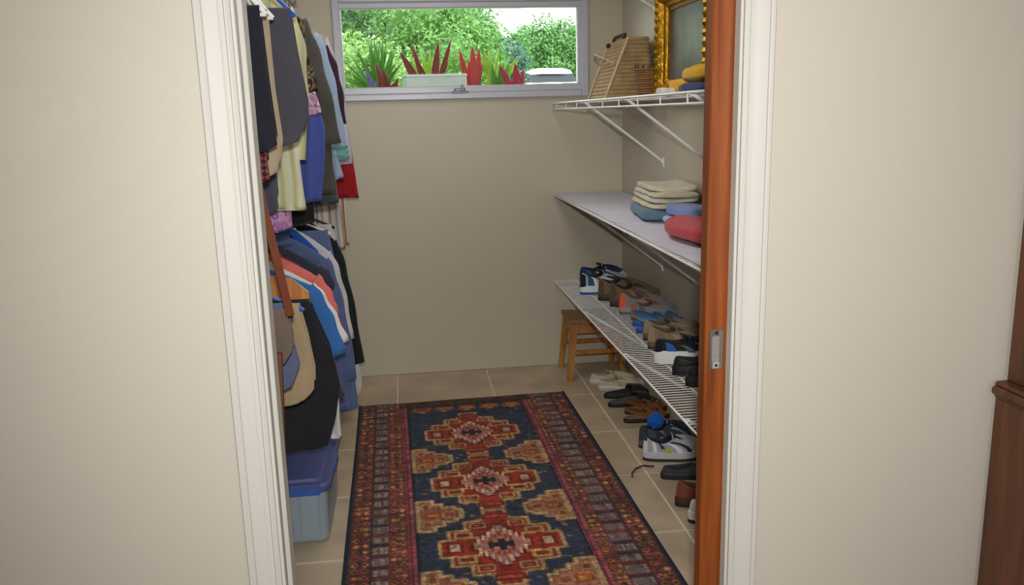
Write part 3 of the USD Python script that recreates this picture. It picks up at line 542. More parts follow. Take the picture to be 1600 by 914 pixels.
folded('crumpled_cloth', 'lower end of a yellow cloth drooping beside the navy one towards the gold frame', 'cloth', (1.05, 3.03, Z1), .1, [(.13, .14, .045, fab('yellow', '#dca81c'), 0, .0)])
folded('folded_cloth', 'small white folded cloth beside the yellow one on the upper shelf', 'cloth', (.965, 3.06, Z1), .1, [(.05, .08, .012, fab('whitecloth', '#dedad2'), 0, 0)])

# ------------------------------------------------------------------ gilt picture frame leaning on the right wall
gold = mat('gilt', '#b98a22', .3, .25, 30., .5, 90., metal=.85); gold2 = mat('dark_gilt', '#7c5618', .4, .35, 40., .8, 120., metal=.75)
fy0, fy1, fz0, fz1, fx, fd = 3.16, 3.84, Z1+.003, 1.99, 1.145, .085
fr_ = thing('picture_frame', 'ornate gold framed mirror standing on the upper wire shelf', 'picture frame', (0, 0, 0))
def rail(p0, p1, inward):
    """a moulded, carved rail from p0 to p1; cross-section in the (inward, -x depth) plane"""
    p0, p1, iw = map(lambda a: np.asarray(a, float), (p0, p1, inward)); out = np.array([-1., 0, 0])
    prof = [(0, 0), (0, .05), (.012, .075), (.03, .083), (.045, .072), (.055, .05), (.068, .044), (.075, .03), (.075, 0)]
    N = 60; V = []
    for k in range(N):
        s = k/(N-1); c = p0+(p1-p0)*s; bump = .004*math.sin(s*np.linalg.norm(p1-p0)/.036*2*PI)
        V.append([c+iw*a+out*(b+(bump if 1 <= q <= 3 else 0)) for q, (a, b) in enumerate(prof)])
    return rings(np.array(V))
bx = fx+fd
part('stile', rail((bx, fy1, fz0), (bx, fy1, fz1), (0, -1, 0)), gold, fr_, 25); part('stile', rail((bx, fy0, fz0), (bx, fy0, fz1), (0, 1, 0)), gold, fr_, 25)
part('rail', rail((bx, fy0, fz1), (bx, fy1, fz1), (0, 0, -1)), gold, fr_, 25); part('rail', rail((bx, fy0, fz0), (bx, fy1, fz0), (0, 0, 1)), gold, fr_, 25)
for (yy0, sgn) in ((fy1, 1), (fy0, -1)):
    for k in range(14):
        zc = fz0+.03+k*.033; part('carved_leaf', mv(trimesh.creation.icosphere(1), (0, 0, 0), s=1.), gold2, fr_) if 0 else part('carved_leaf', trimesh.Trimesh(trimesh.creation.icosphere(1).vertices*[.013, .006, .013]+[bx-.05, yy0+sgn*.002, zc], trimesh.creation.icosphere(1).faces), gold2, fr_, True)
part('mirror_panel', cube(bx-.028, bx-.022, fy0+.06, fy1-.06, fz0+.06, fz1-.06), usdkit.material(stage, '/World/Looks/old_painting', {'tc': ('texture_coordinate', {}), 'n': ('noise_texture', {'scale': 5., 'detail': 3.}), 'r': ('rgb_ramp', {'ramp': [(.3, tuple(lin('#393a38'))), (.6, tuple(lin('#646461')))]}), 'p': ('principled_bsdf', {'roughness': .25})}, [('tc.object', 'n.vector'), ('n.fac', 'r.fac'), ('r.color', 'p.base_color')], surface='p.BSDF'), fr_, False)
part('slip', cat_([cube(bx-.034, bx-.02, fy1-.088, fy1-.07, fz0+.06, fz1-.06), cube(bx-.034, bx-.02, fy0+.07, fy0+.088, fz0+.06, fz1-.06), cube(bx-.034, bx-.02, fy0+.07, fy1-.07, fz1-.088, fz1-.07)]), gold2, fr_, False)

# ------------------------------------------------------------------ woven bag and wicker basket
rush = mat('rush', '#a98d63', .85, .22, 22., .4, 160.); rush2 = mat('rush_cord', '#cbb89a', .85, .15, 30.)
bg = thing('woven_bag', 'tapered woven rush tote bag with cord handles leaning in the corner of the upper shelf', 'bag', (0, 0, Z1+.004))
V = []; nz = 15
for k in range(nz*4+1):
    s = k/(nz*4); x0 = 1.0+.115*s; x1 = 1.232-.02*s; y0 = 4.10+.02*s; y1 = 4.56-.06*s; r = .006*abs(math.sin(k/4*PI)); q = []
    for (cx, cy, a0) in ((x1-.02, y1-.02, 0), (x0+.02, y1-.02, PI/2), (x0+.02, y0+.02, PI), (x1-.02, y0+.02, 1.5*PI)):
        for b in np.linspace(0, PI/2, 4): q.append((cx+(.02+r)*math.cos(a0+b), cy+(.02+r)*math.sin(a0+b), .29*s))
    V.append(q)
part('body', rings(np.array(V)), rush, bg, 25)
for yy in (4.115, 4.5):
    part('edge_cord', tube([(.992, yy, .0), (1.03, yy-.004, .1), (1.07, yy-.004, .2), (1.107, yy, .285)], .006, 6), rush2, bg, label='pale cord along the slanted edge')
part('handle', tube([(1.06, 4.2, .17), (1.0, 4.22, .2), (.985, 4.3, .22), (1.01, 4.4, .2), (1.06, 4.42, .17)], .0045, 8), rush2, bg)
part('handle', tube([(1.11, 4.2, .29), (1.12, 4.22, .31), (1.13, 4.3, .315), (1.12, 4.42, .31), (1.11, 4.42, .29)], .008, 8), mat('dark_cord', '#3c3226', .9), bg, label='dark brown cord handle')
part('tassel', trimesh.Trimesh(trimesh.creation.icosphere(2).vertices*[.012, .016, .012]+[1.055, 4.3, .262], trimesh.creation.icosphere(2).faces), mat('dark_cord', '#3c3226'), bg, True)
wk = thing('wicker_basket', 'small brown wicker basket between the rush bag and the gold frame', 'basket', (1.165, 3.955, Z1+.003))
part('base', mv(lathe([(0, 0), (.045, 0), (.05, .006), (0, .008)], 24), (0, 0, 0)), mat('wicker_dark', '#6a4a2a', .8), wk)
for k in range(12): part('weave', mv(trimesh.creation.torus(.05+.012*k/11+(.0025 if k % 2 else 0), .0055, major_sections=24, minor_sections=6), (0, 0, .012+k*.0105)), mat('wicker', '#8d673c' if 1 else '', .75, .25, 40.), wk, True)
for k in range(14): a = k/14*2*PI; part('stake', tube([(.051*math.cos(a), .051*math.sin(a), .004), (.066*math.cos(a), .066*math.sin(a), .15)], .0035, 5), mat('wicker_dark', '#6a4a2a'), wk)

# ------------------------------------------------------------------ little wooden stool
oak = wood('stool', '#96602a', '#c48c4c', .4, 3., (18, 18, 1.5))
st = thing('stool', 'small low wooden stool with a dished brown seat by the end wall', 'stool', (1.02, 4.575, 0))
g = []
for a in np.linspace(-1, 1, 14):
    g.append([(.15*b, .135*a, .335-.012*(1-b*b)*(1-a*a)+.006*b*b) for b in np.linspace(-1, 1, 14)])
part('seat', sheet(g, .02), wood('stool_seat', '#74573a', '#93714c', .45, 3., (2, 18, 18)), st, 40)
for sx in (-1, 1):
    for sy in (-1, 1):
        t0 = np.array([sx*.122, sy*.105, .325]); b0 = np.array([sx*.155, sy*.135, 0])
        part('leg', rings(np.array([[c+np.array([dx*q, dy*q, 0]) for dx, dy in ((-1, -1), (1, -1), (1, 1), (-1, 1))] for c, q in ((b0, .014), (b0*.5+t0*.5, .017), (t0, .02))])), oak, st, 30)
for sy in (-1, 1): part('apron', bb(-.118, .118, sy*.108-.009, sy*.108+.009, .265, .322, .003), oak, st); 
for sx in (-1, 1): part('apron', bb(sx*.125-.009, sx*.125+.009, -.1, .1, .265, .322, .003), oak, st)
for sy in (-1, 1): part('stretcher', bb(-.13, .13, sy*.117-.008, sy*.117+.008, .145, .17, .003), oak, st)

# ------------------------------------------------------------------ storage bin and board
bn = thing('storage_bin', 'clear plastic storage bin with blue lid full of clothes on the floor', 'storage bin', (-.52, 3.03, 0))
plas = usdkit.material(stage, '/World/Looks/clear_plastic', {'p': ('principled_bsdf', {'base_color': tuple(lin('#c6d4de')), 'roughness': .25, 'specular_ior_level': .5}), 't': ('transparent_bsdf', {'color': (.8, .88, .95)}), 'm': ('mix_closure', {'fac': .5})}, [('p.BSDF', 'm.closure1'), ('t.BSDF', 'm.closure2')], surface='m.closure')
def rrect(hx, hy, r, z, rib=0.):
    q = []
    for cx, cy, a0 in ((hx-r, hy-r, 0), (-hx+r, hy-r, PI/2), (-hx+r, -hy+r, PI), (hx-r, -hy+r, 1.5*PI)):
        for b in np.linspace(0, PI/2, 5): q.append((cx+r*math.cos(a0+b), cy+r*math.sin(a0+b), z))
    return q
part('body', rings(np.array([rrect(.185, .205, .03, .002), rrect(.19, .212, .03, .01), rrect(.197, .232, .03, .205), rrect(.201, .238, .03, .207), rrect(.201, .238, .03, .216), rrect(.192, .226, .03, .216), rrect(.184, .205, .028, .012)])), plas, bn, 40)
for k, (x, c) in enumerate(((.15, '#7fa0c0'), (.09, '#9a9aa2'), (.03, '#86a8cc'), (-.05, '#c2c6cc'), (-.12, '#5f7fa6'))):
    part('packed_cloth', mv(pile(.06, .36, .19, k*2.2, .5), (x, 0, .014)), fab('packed%d' % k, c), bn, True)
for k in range(6): part('rib', tube([(-.165+k*.066, -.215, .03), (-.17+k*.068, -.236, .2)], .006, 6), plas, bn)
lid = mat('blue_lid', '#515c92', .35, .04)
ld = part('lid', rings(np.array([rrect(.206, .246, .035, .205), rrect(.21, .25, .035, .212), rrect(.21, .25, .035, .228), rrect(.204, .242, .035, .236), rrect(.184, .22, .03, .236), rrect(.178, .214, .03, .246), rrect(.165, .2, .03, .249)])), lid, bn, 30)
part('handle', bb(.202, .215, -.06, .06, .195, .23, .004), mat('blue_lid_edge', '#3a62b4', .35), ld); part('latch_edge', bb(-.175, .175, -.256, -.244, .2, .224, .003), mat('blue_lid_edge', '#2f55b0'), ld)
bd = obj('plank', prism([(-.41, 0), (-.350, 0), (-.308, .94), (-.368, .94)], -1.98, -1.96).apply_transform(trimesh.transformations.rotation_matrix(PI/2, [1, 0, 0])), wood('plank', '#4a2814', '#6e3f1e', .5), 'narrow brown wooden plank standing upright just inside the left door jamb', 'plank')

# ------------------------------------------------------------------ hanging clothes on the left
UX, UZ, LX, LZ = -.52, 2.07, -.56, 1.085
rodm = mat('white_rod', '#d8d6d0', .35)
for x, z, l in ((UX, UZ, 'upper clothes rod along the left wall'), (LX, LZ, 'lower clothes rod along the left wall, hidden by the shirts')):
    obj('closet_rod', tube([(x, YF1-.005, z), (x, 3.2, z), (x, YB+.005, z)], .0145, 14), rodm, l, 'clothes rod')
def hanger(x, y, z, neck, w_, drop, col, what, wire=.005, bar=True):
    t = thing('clothes_hanger', what, 'hanger', (x, y, z), group=None)
    c = mat('hanger_'+col[1:], col, .35); a = np.linspace(-.35*PI, PI, 12)
    hk = [(0, 0, neck), (0, 0, -.045), (.006, 0, -.03)]+[(-.0195*math.cos(b)*-1, 0, .0195*math.sin(b)) for b in a]
    part('hook', tube(hk, .0026, 6), steel if wire < .004 else c, t)
    fr = [(0, 0, neck), (w_*.5, 0, neck-drop*.45), (w_*.95, 0, neck-drop*.97), (w_, 0, neck-drop-.006)]
    L_ = [(-p[0], p[1], p[2]) for p in fr]; part('shoulder_bar', tube(L_[::-1]+fr[1:], wire, 8), c, t)
    if bar: part('lower_bar', tube([(-w_, 0, neck-drop-.006), (0, 0, neck-drop-.008), (w_, 0, neck-drop-.006)], wire*.9, 8), c, t)
    return t
def hlab(h, label):
    for w_ in (',', ' on the', ' with ', ' showing', ' seen', ' hanging', ' folded', ' peeking', ' squeezed', ' beside', ' just', ' right', ' last', ' farthest', ' touching', ' reaching', ' nearest', ' behind', ' between'): 
        i = label.find(w_)
        if i > 0: label = label[:i]
    return f'{h} hanger carrying the {label}'
def prof_half(prof, z):
    zs = np.array([p[0] for p in prof])[::-1]; xs_ = np.array([p[1] for p in prof])[::-1]; return np.interp(z, zs, xs_)
def body_mesh(prof, th, seed, folds=.015, n=48, rows=46, hemr=.02):
    z0, z1 = prof[0][0], prof[-1][0]; V = []; r = random.Random(seed); ph = r.uniform(0, 6); lam = r.uniform(.05, .075); lam2 = r.uniform(.10, .17)
    a = np.arange(n)/n*2*PI; c, s = np.cos(a), np.sin(a)
    for k in range(rows):
        f = k/(rows-1); z = z0+(z1-z0)*f; hw = max(prof_half(prof, z), .012)
        t = th*(.45+.75*min(1, f*3)); t *= (1 if f < .98 else .8)
        x = hw*np.sign(c)*np.abs(c)**.8; y = t*np.sign(s)*np.abs(s)**.7
        ramp = min(1, f*1.8); y = y+ramp*folds*(np.sin(x/lam*2*PI+ph+f*1.2)+.6*np.sin(x/lam2*2*PI+ph*2))*.7
        dz = .008*np.sin(x*22+ph)*f*f+hemr*(-(x/max(hw, .01))**2)*0
        xw = x*(1+.03*math.sin(f*7+ph)*ramp); V.append(np.column_stack([xw, y, z+dz]))
    return rings(np.array(V))
def sleeve_mesh(p0, p1, p2, r0, r1, ry, seed):
    n = 20; V = []; P0, P1, P2 = map(np.array, (p0, p1, p2)); a = np.arange(n)/n*2*PI; rr = random.Random(seed); ph = rr.uniform(0, 6)
    for k in range(18):
        f = k/17; c = (1-f)**2*P0+2*f*(1-f)*P1+f*f*P2; d = 2*(1-f)*(P1-P0)+2*f*(P2-P1); d /= np.linalg.norm(d); nn = np.array([d[2], 0, -d[0]])
        r = (r0+(r1-r0)*f)*(1+.06*math.sin(f*17+ph)); y = ry*(1-.15*f)*(1+.12*math.sin(f*11+ph))
        V.append(c+np.cos(a)[:, None]*nn*r+np.sin(a)[:, None]*np.array([0, y, 0]))
    return rings(np.array(V))
SEED = [0]
def shirt(name, label, cat, Y, m, upper_, neckz, sh, hem, sl=None, th=.022, hc='#6a6c74', collar=None, edge=None, short=.0, cuff=None, hname=None):
    """sh=(x,z) right shoulder, hem=(x,z), sl=(x,z) right sleeve end (world). edge: more outline points."""
    xc, zr = (UX, UZ) if upper_ else (LX, LZ); SEED[0] += 1; sd = SEED[0]
    hanger(xc, Y, zr, neckz-zr+.005, sh[0]-xc-.025, neckz-sh[1]-.005, hc, hlab(hname or 'plastic', label), wire=.0045, bar=False)
    t = thing(name, label, cat, (xc, Y, 0)); hx = sh[0]-xc
    pr = [(neckz, .05), (neckz-.012, .075)]+[(neckz-.012+(sh[1]-neckz+.012)*q, .075+(hx-.075)*q**.9) for q in (.4, .8, 1.)]
    inner = hx-(.015 if sl is not None else 0)
    pr += [(sh[1]-.035, hx+.004), (sh[1]-.10, inner)]
    for e in (edge or []): pr.append((e[1], e[0]-xc))
    pr.append((hem[1], hem[0]-xc)); part('body', body_mesh(pr, th, sd), m, t, True)
    if sl is not None:
        ex, ez = sl[0]-xc, sl[1]; L = sh[1]-ez; r0, r1 = (.062, .045)
        for s in (-1, 1):
            sm = sleeve_mesh((s*(hx-.045), 0, sh[1]-.03), (s*(hx+.01), 0, sh[1]-.06-L*.12), (s*(ex-r1), 0, ez), r0, r1, th*1.0, sd+s)
            sp = part('sleeve', sm, m, t, True)
            if cuff: part('cuff', sleeve_mesh((s*(ex-r1-.004), 0, ez+.06), (s*(ex-r1-.002), 0, ez+.03), (s*(ex-r1), 0, ez-.002), r1+.003, r1+.004, th*1.0+.002, sd), cuff, sp, True)
    a = np.linspace(0, 2*PI, 25)[:-1]
    cm = collar or m; part('collar', rings(np.array([[(.058*math.cos(b)*q, .03*math.sin(b)*q, neckz-.025+z) for b in a] for z, q in ((-.012, 1.25), (.0, 1.12), (.02, 1.), (.03, .98), (.028, .9), (.0, .85))])), cm, t, True)
    return t
def trousers(name, label, cat, Y, m, upper_, top, edge, hc='#e8e8ea', hname='white plastic', gap=.014, xl=None, layers=2):
    """folded over a hanger bar: top=(x,z) right end of the fold, edge=list of (x,z) down the right side."""
    xc, zr = (UX, UZ) if upper_ else (LX, LZ); SEED[0] += 1; sd = SEED[0]; r = random.Random(sd)
    hanger(xc, Y, zr, -.10 if upper_ else -.06, max(top[0]-xc+.012, .05), zr-(.10 if upper_ else .06)-top[1]+.002, hc, hlab(hname, label))
    t = thing(name, label, cat, (xc, Y, 0)); E = [(top[1], top[0]-xc)]+[(z, x-xc) for x, z in edge]; zb = E[-1][0]
    for ly in range(layers):
        g = gap-.007*ly; zt = top[1]+.006-.007*ly+.004; rows = []
        path = [(-g, z) for z in np.linspace(zb+ly*.012, zt-.006, 26)]+[(-g*math.cos(b), zt-.006+.006*math.sin(b)) for b in np.linspace(.3, PI-.3, 6)]+[(g, z) for z in np.linspace(zt-.006, zb+.02+.03*r.random(), 26)]
        ph = r.uniform(0, 6)
        for (y, z) in path:
            hw = prof_half(E, z)-.004*ly; f = (zt-z)/(zt-zb)
            rows.append([(x, y+f*.008*math.sin(x*46+ph)+f*.004*math.sin(x*90+ph*2)*(1 if y > 0 else 1), z+f*f*(-.018*max(0, (abs(x/hw)-.75)/.25)**2*-1 if hw > 0 else 0)) for x in np.linspace(-hw, hw, 24)])
        part('leg', sheet(rows, .005), m, t, True)
    return t
navy = fab('navyblack', '#22242d'); tan = fab('tan', '#a5957c'); char = fab('charcoal', '#4a4952'); 
trousers('trousers', 'navy black trousers folded over a hanger, nearest the doorway on the upper rod', 'trousers', 2.0, navy, True, (-.296, 1.715), [(-.290, 1.55), (-.281, 1.405)])
trousers('scarf', 'red and black checked scarf folded over a hanger behind the navy black trousers', 'scarf', 2.075, check('redblack', '#8c3a34', '#231b20', 95.), True, (-.335, 1.71), [(-.325, 1.5), (-.316, 1.325)])
trousers('trousers', 'tan trousers folded over a hanger between the black and the charcoal pair', 'trousers', 2.16, tan, True, (-.303, 1.725), [(-.302, 1.55), (-.294, 1.42), (-.31, 1.335)])
trousers('trousers', 'charcoal grey trousers folded over a blue hanger on the upper rod', 'trousers', 2.36, char, True, (-.272, 1.752), [(-.262, 1.65), (-.246, 1.52), (-.25, 1.455), (-.275, 1.405)], hc='#2f62b5', hname='blue plastic', gap=.02)
trousers('trousers', 'slate grey trousers on the upper rod showing only their hem under the checked scarf', 'trousers', 2.5, fab('slategrey', '#4b4b5a'), True, (-.375, 1.74), [(-.365, 1.5), (-.362, 1.215)])
shirt('shirt', 'pale green and yellow striped shirt on the upper rod behind the charcoal trousers', 'shirt', 2.68, stripes('olive', ['#c6c39c', '#d6d5bb', '#b3ad78', '#dedcc8', '#c9c68f', '#a9ab8c'], 4., 'x', 3.), True, 1.90, (-.312, 1.80), (-.302, 1.20), (-.296, 1.36), hc='#dcdcd8')
shirt('blouse', 'dark brown patterned blouse with beige spots beside the charcoal jacket', 'blouse', 2.88, spots('camo', ['#2a221c', '#4f4436', '#77684f', '#332a24', '#8d7d62', '#2a2420'], 26.), True, 1.88, (-.29, 1.79), (-.268, 1.56), hc='#2a86a8', hname='teal plastic')
shirt('blouse', 'pink and lilac blouse peeking out under the brown patterned blouse', 'blouse', 2.96, spots('pink', ['#b98fb0', '#d8b3cf', '#a67aa0', '#e0cdd8'], 34.), True, 1.87, (-.31, 1.78), (-.268, 1.49))
shirt('shirt', 'royal blue shirt with long tails hanging below the brown patterned blouse', 'shirt', 3.05, fab('royal', '#46549b'), True, 1.86, (-.31, 1.77), (-.292, 1.185), edge=[(-.27, 1.45)], hc='#2fa0bb', hname='teal plastic')
shirt('top', 'lavender pink printed top with its hem just above the blue collar', 'top', 2.78, spots('lav', ['#a87bab', '#c59ac0', '#8f6a9a', '#d3b6cf'], 30.), True, 1.87, (-.36, 1.78), (-.365, 1.125), edge=[(-.37, 1.4)])
shirt('top', 'black top showing only its hem below the lavender print', 'top', 3.165, fab('black1', '#1d1c20'), True, 1.86, (-.34, 1.77), (-.335, 1.10))
jk = shirt('jacket', 'charcoal wool jacket with rounded shoulder on the upper rod', 'jacket', 3.3, fab('woolgrey', '#4a4742', .2), True, 1.905, (-.335, 1.835), (-.268, 1.19), (-.228, 1.38), edge=[(-.28, 1.5)], th=.03)
shirt('shirt', 'dark slate shirt with greenish hem just behind the charcoal jacket', 'shirt', 3.45, fab('slategreen', '#434b50'), True, 1.87, (-.31, 1.78), (-.272, 1.14))
shirt('shirt', 'light blue shirt with teal cuffs on the upper rod', 'shirt', 3.78, fab('lightblue', '#94abc6'), True, 1.89, (-.33, 1.815), (-.268, 1.22), (-.236, 1.30), cuff=fab('tealcuff', '#6fa09c'), th=.024)
shirt('shirt', 'plum black shirt seen as a thin dark edge behind the light blue shirt', 'shirt', 3.98, fab('plum', '#37222f'), True, 1.87, (-.315, 1.79), (-.268, 1.40), (-.248, 1.45))
shirt('shirt', 'lilac grey shirt on the upper rod nearest the window frame', 'shirt', 4.16, stripes('lilac', ['#b9b0c0', '#a79db0', '#c9c1cc'], 6.), True, 1.915, (-.33, 1.85), (-.26, 1.26), (-.238, 1.26), th=.024)
shirt('skirt', 'bright red skirt hem showing below the light blue shirt', 'skirt', 4.31, fab('redskirt', '#9c2026'), True, 1.80, (-.36, 1.70), (-.224, 1.085), edge=[(-.262, 1.30)], th=.03)
st1 = stripes('multi', ['#e6ded2', '#e8e0d4', '#a5686a', '#ece4d8', '#e6dccd', '#8b97b0', '#efe8dc', '#c8a88a'], 3.2, 'x', 1.)
shirt('dress', 'white dress with thin red and blue stripes hanging below the red skirt', 'dress', 4.44, st1, True, 1.84, (-.36, 1.74), (-.33, .815), edge=[(-.34, 1.1)], th=.032)
shirt('dress', 'pale striped dress farthest back on the upper rod', 'dress', 4.60, stripes('multi2', ['#e8e2d6', '#e4dccf', '#96a0b6', '#ece5da', '#e9e1d4', '#b0807a'], 3.2, 'x', 1.), True, 1.84, (-.35, 1.74), (-.305, .80), edge=[(-.32, 1.1)], th=.03)
# lower rod
trousers('trousers', 'taupe brown trousers nearest the doorway on the lower rod', 'trousers', 2.12, fab('taupe', '#6f6056'), False, (-.308, 1.0), [(-.30, .95), (-.302, .90), (-.325, .855)], hc='#23262c', hname='black plastic')
trousers('trousers', 'blue grey trousers showing only their hem below the taupe pair', 'trousers', 2.24, fab('bluegrey', '#5e6684'), False, (-.33, .99), [(-.32, .9), (-.306, .82), (-.33, .755)], hc='#23262c', hname='black plastic')
trousers('trousers', 'khaki trousers folded over a blue hanger on the lower rod', 'trousers', 2.48, fab('khaki', '#a99576'), False, (-.325, .935), [(-.308, .85), (-.296, .74), (-.30, .67), (-.33, .64)], hc='#1f5cb8', hname='bright blue plastic', gap=.022)
wh = thing('wooden_hanger', 'orange brown flat wooden hanger just behind the khaki trousers', 'hanger', (LX, 2.605, LZ))
part('arms', prism([(-.25, -.13), (-.20, -.085), (0, -.045), (.20, -.085), (.25, -.13), (.25, -.15), (-.25, -.15)], -.006, .006).apply_transform(trimesh.transformations.rotation_matrix(PI/2, [1, 0, 0])), wood('hanger', '#a8642a', '#c98a48', .4), wh)
part('hook', tube([(0, 0, -.05), (0, 0, -.03)]+[(.0175*math.cos(b), 0, .0175*math.sin(b)) for b in np.linspace(-.4*PI, PI, 10)], .002, 6), steel, wh)
trousers('trousers', 'black trousers hanging just above the storage bin', 'trousers', 2.72, fab('black2', '#26262b'), False, (-.325, .90), [(-.272, .75), (-.25, .6), (-.27, .48), (-.295, .40)], hc='#23262c', hname='black plastic', gap=.024)
shirt('sweater', 'charcoal knit sweater with hem beside the black trousers', 'sweater', 2.9, fab('knit', '#46434a', .25), False, .955, (-.36, .86), (-.285, .50), (-.246, .505))
BLS = fab('blue1', '#3a72b5')
shirt('shirt', 'bright blue shirt with long sleeve nearest the coral one on the lower rod', 'shirt', 3.04, BLS, False, .965, (-.345, .888), (-.285, .62), (-.243, .625), hc='#1f5cb8', hname='bright blue plastic')
shirt('shirt', 'white shirt squeezed between the bright blue and the coral shirt', 'shirt', 3.17, fab('white1', '#e6e2e0'), False, .958, (-.352, .866), (-.285, .265), (-.238, .63), edge=[(-.29, .5)])
shirt('shirt', 'coral pink shirt on the lower rod', 'shirt', 3.30, fab('coral', '#e4796b'), False, .968, (-.348, .868), (-.30, .66), (-.285, .70))
shirt('shirt', 'dark red shirt right behind the coral one', 'shirt', 3.41, fab('darkred', '#8a3a40'), False, .95, (-.37, .85), (-.30, .62), (-.275, .62))
shirt('polo_shirt', 'charcoal polo shirt with short sleeve on the lower rod', 'shirt', 3.53, fab('char2', '#3b3e52'), False, .96, (-.352, .862), (-.345, .45), (-.335, .79))
shirt('shirt', 'slate blue denim shirt with long sleeve on the lower rod', 'shirt', 3.68, fab('denim', '#5b6a94'), False, .985, (-.352, .885), (-.285, .19), (-.255, .33), edge=[(-.29, .5)], th=.026)
shirt('shirt', 'royal blue shirt with its collar standing up on the lower rod', 'shirt', 3.80, fab('royal2', '#1f57ad'), False, 1.005, (-.40, .90), (-.35, .5), th=.02, collar=fab('royal2', '#1f57ad'))
shirt('shirt', 'pale grey white shirt with long sleeve on the lower rod', 'shirt', 3.93, fab('white2', '#d2d0d6'), False, .985, (-.362, .875), (-.30, .35), (-.275, .45), th=.026)
shirt('jacket', 'black green jacket last in the row on the lower rod', 'jacket', 4.14, fab('blackgreen', '#1c2828'), False, 1.02, (-.352, .90), (-.285, .35), (-.246, .27), th=.03, edge=[(-.30, .6)])
trousers('trousers', 'long blue jeans touching the tiles beside the rug corner', 'trousers', 4.03, fab('jeans', '#64779f'), False, (-.37, .95), [(-.33, .7), (-.30, .3), (-.283, .06)], gap=.02)
trousers('trousers', 'white trousers reaching nearly to the floor behind the blue jeans', 'trousers', 4.26, fab('white3', '#d9d8d6'), False, (-.37, .95), [(-.33, .7), (-.295, .3), (-.27, .1), (-.285, .055)], gap=.02, hc='#23262c', hname='black plastic')
leath = mat('belt_leather', '#6b3216', .45, .2, 12., .15, 90.)
blt = thing('belt', 'reddish brown leather belt hanging slanted beside the left door jamb', 'belt', (0, 0, 0))
g = []
for s in np.linspace(0, 1, 24):
    x = -.40+.105*s**.9; z = 1.72-.715*s; y = 2.037+.03*max(0, s-.6)/.4; g.append([(x-.009, y-.004, z), (x, y, z+.001), (x+.009, y+.004, z+.002)])
part('strap', sheet(g, .004), leath, blt, 40); part('buckle', mv(trimesh.creation.torus(.02, .003, major_sections=20, minor_sections=6), (-.40, 2.037, 1.735), rx=PI/2), steel, blt)

# ------------------------------------------------------------------ outdoors
GZ = 1.50
obj('garden_ground', cat_([cube(-40, 40, YB+.152, 80, GZ-.5, GZ-.02)]), mat('lawn', '#5d7d3a', .95, .3, 3.), 'green lawn outside the high window', 'ground', kind='structure', smooth=False)
def foliage(blobs, n, size, seed, flat=.4):
    r = np.random.default_rng(seed); V = []; F = []
    w_ = np.array([b[3]**2 for b in blobs]); w_ = w_/w_.sum(); ix = r.choice(len(blobs), n, p=w_); B = np.array(blobs, float)[ix]
    d = r.normal(size=(n, 3)); d /= np.linalg.norm(d, axis=1, keepdims=True)
    lump = 1+.5*(meshkit.fbm(d*3.6+ix[:, None]*7.1, 3)-.5)*2
    c = B[:, :3]+d*(B[:, 3]*lump*r.uniform(.72, 1.05, n))[:, None]*np.array([1, 1, .9])
    nn = d*.7+r.normal(size=(n, 3))*.6+[0, 0, .35]; nn /= np.linalg.norm(nn, axis=1, keepdims=True)
    a = np.cross(nn, r.normal(size=(n, 3))); a /= np.linalg.norm(a, axis=1, keepdims=True); b = np.cross(nn, a); s = size*r.uniform(.6, 1.3, n)[:, None]
    P = np.stack([c-a*s, c-b*s*flat+nn*s*.1, c+a*s, c+b*s*flat+nn*s*.1], 1).reshape(-1, 3); k = np.arange(n)*4
    return trimesh.Trimesh(P, np.vstack([np.stack([k, k+1, k+2], -1), np.stack([k, k+2, k+3], -1)]), process=False)
bark = mat('bark', '#5a4a3a', .9, .3, 20.)
def tree(name, label, blobs, n, size, m, seed, base, r0):
    t = thing(name, label, 'tree', (0, 0, 0), group=None)
    c = np.mean([b[:3] for b in blobs], axis=0); part('trunk', tube([(base[0], base[1], GZ-.05), (base[0]*.6+c[0]*.4, base[1], GZ+.4*(c[2]-GZ)), tuple(c)], [r0, r0*.8, r0*.4], 8), bark, t)
    part('core', cat_([mv(trimesh.Trimesh(trimesh.creation.icosphere(2).vertices, trimesh.creation.icosphere(2).faces), b[:3], s=b[3]*.66) for b in blobs]), m, t, True)
    part('foliage', foliage(blobs, n, size, seed), m, t, False, kind='stuff')
G1 = leafmat('dark', ['#4a6c3c', '#68874c', '#86a25c', '#587844']); G2 = leafmat('bright', ['#66944a', '#8fb05a', '#b4c86e', '#7ba052', '#c9d284']); G3 = leafmat('yellow', ['#b4ae62', '#d6c877', '#9dac66', '#e2d58c']); G4 = leafmat('blue', ['#4d7360', '#66896f', '#80a284', '#587d68']); G5 = leafmat('round', ['#5c8a4a', '#7ea659', '#a0bc66', '#6c9652', '#bcc66e'])
tree('tree', 'dark green leafy tree at the left of the window view', [(-1.6, 11.4, 2.5, .9), (-1.15, 11.6, 3.0, .75), (-.75, 11.5, 2.6, .5)], 15000, .042, G1, 1, (-1.15, 11.5, 0), .12)
tree('tree', 'tree top behind the dark green one, sun highlights painted as yellow leaves', [(-.35, 15.6, 3.45, .5), (-.9, 15.7, 3.5, .45), (.35, 15.8, 3.3, .4)], 7000, .04, G3, 2, (-.3, 15.6, 0), .1)  # yellow leaf colours paint in the sun highlights on the foliage
tree('tree', 'broad mid green tree filling the middle of the window view', [(.3, 13.3, 2.75, .7), (.9, 13.6, 2.75, .7), (.75, 12.9, 2.2, .7), (1.2, 13.4, 2.4, .45), (.0, 13.8, 3.1, .5)], 22000, .040, G2, 3, (.6, 13.3, 0), .12)
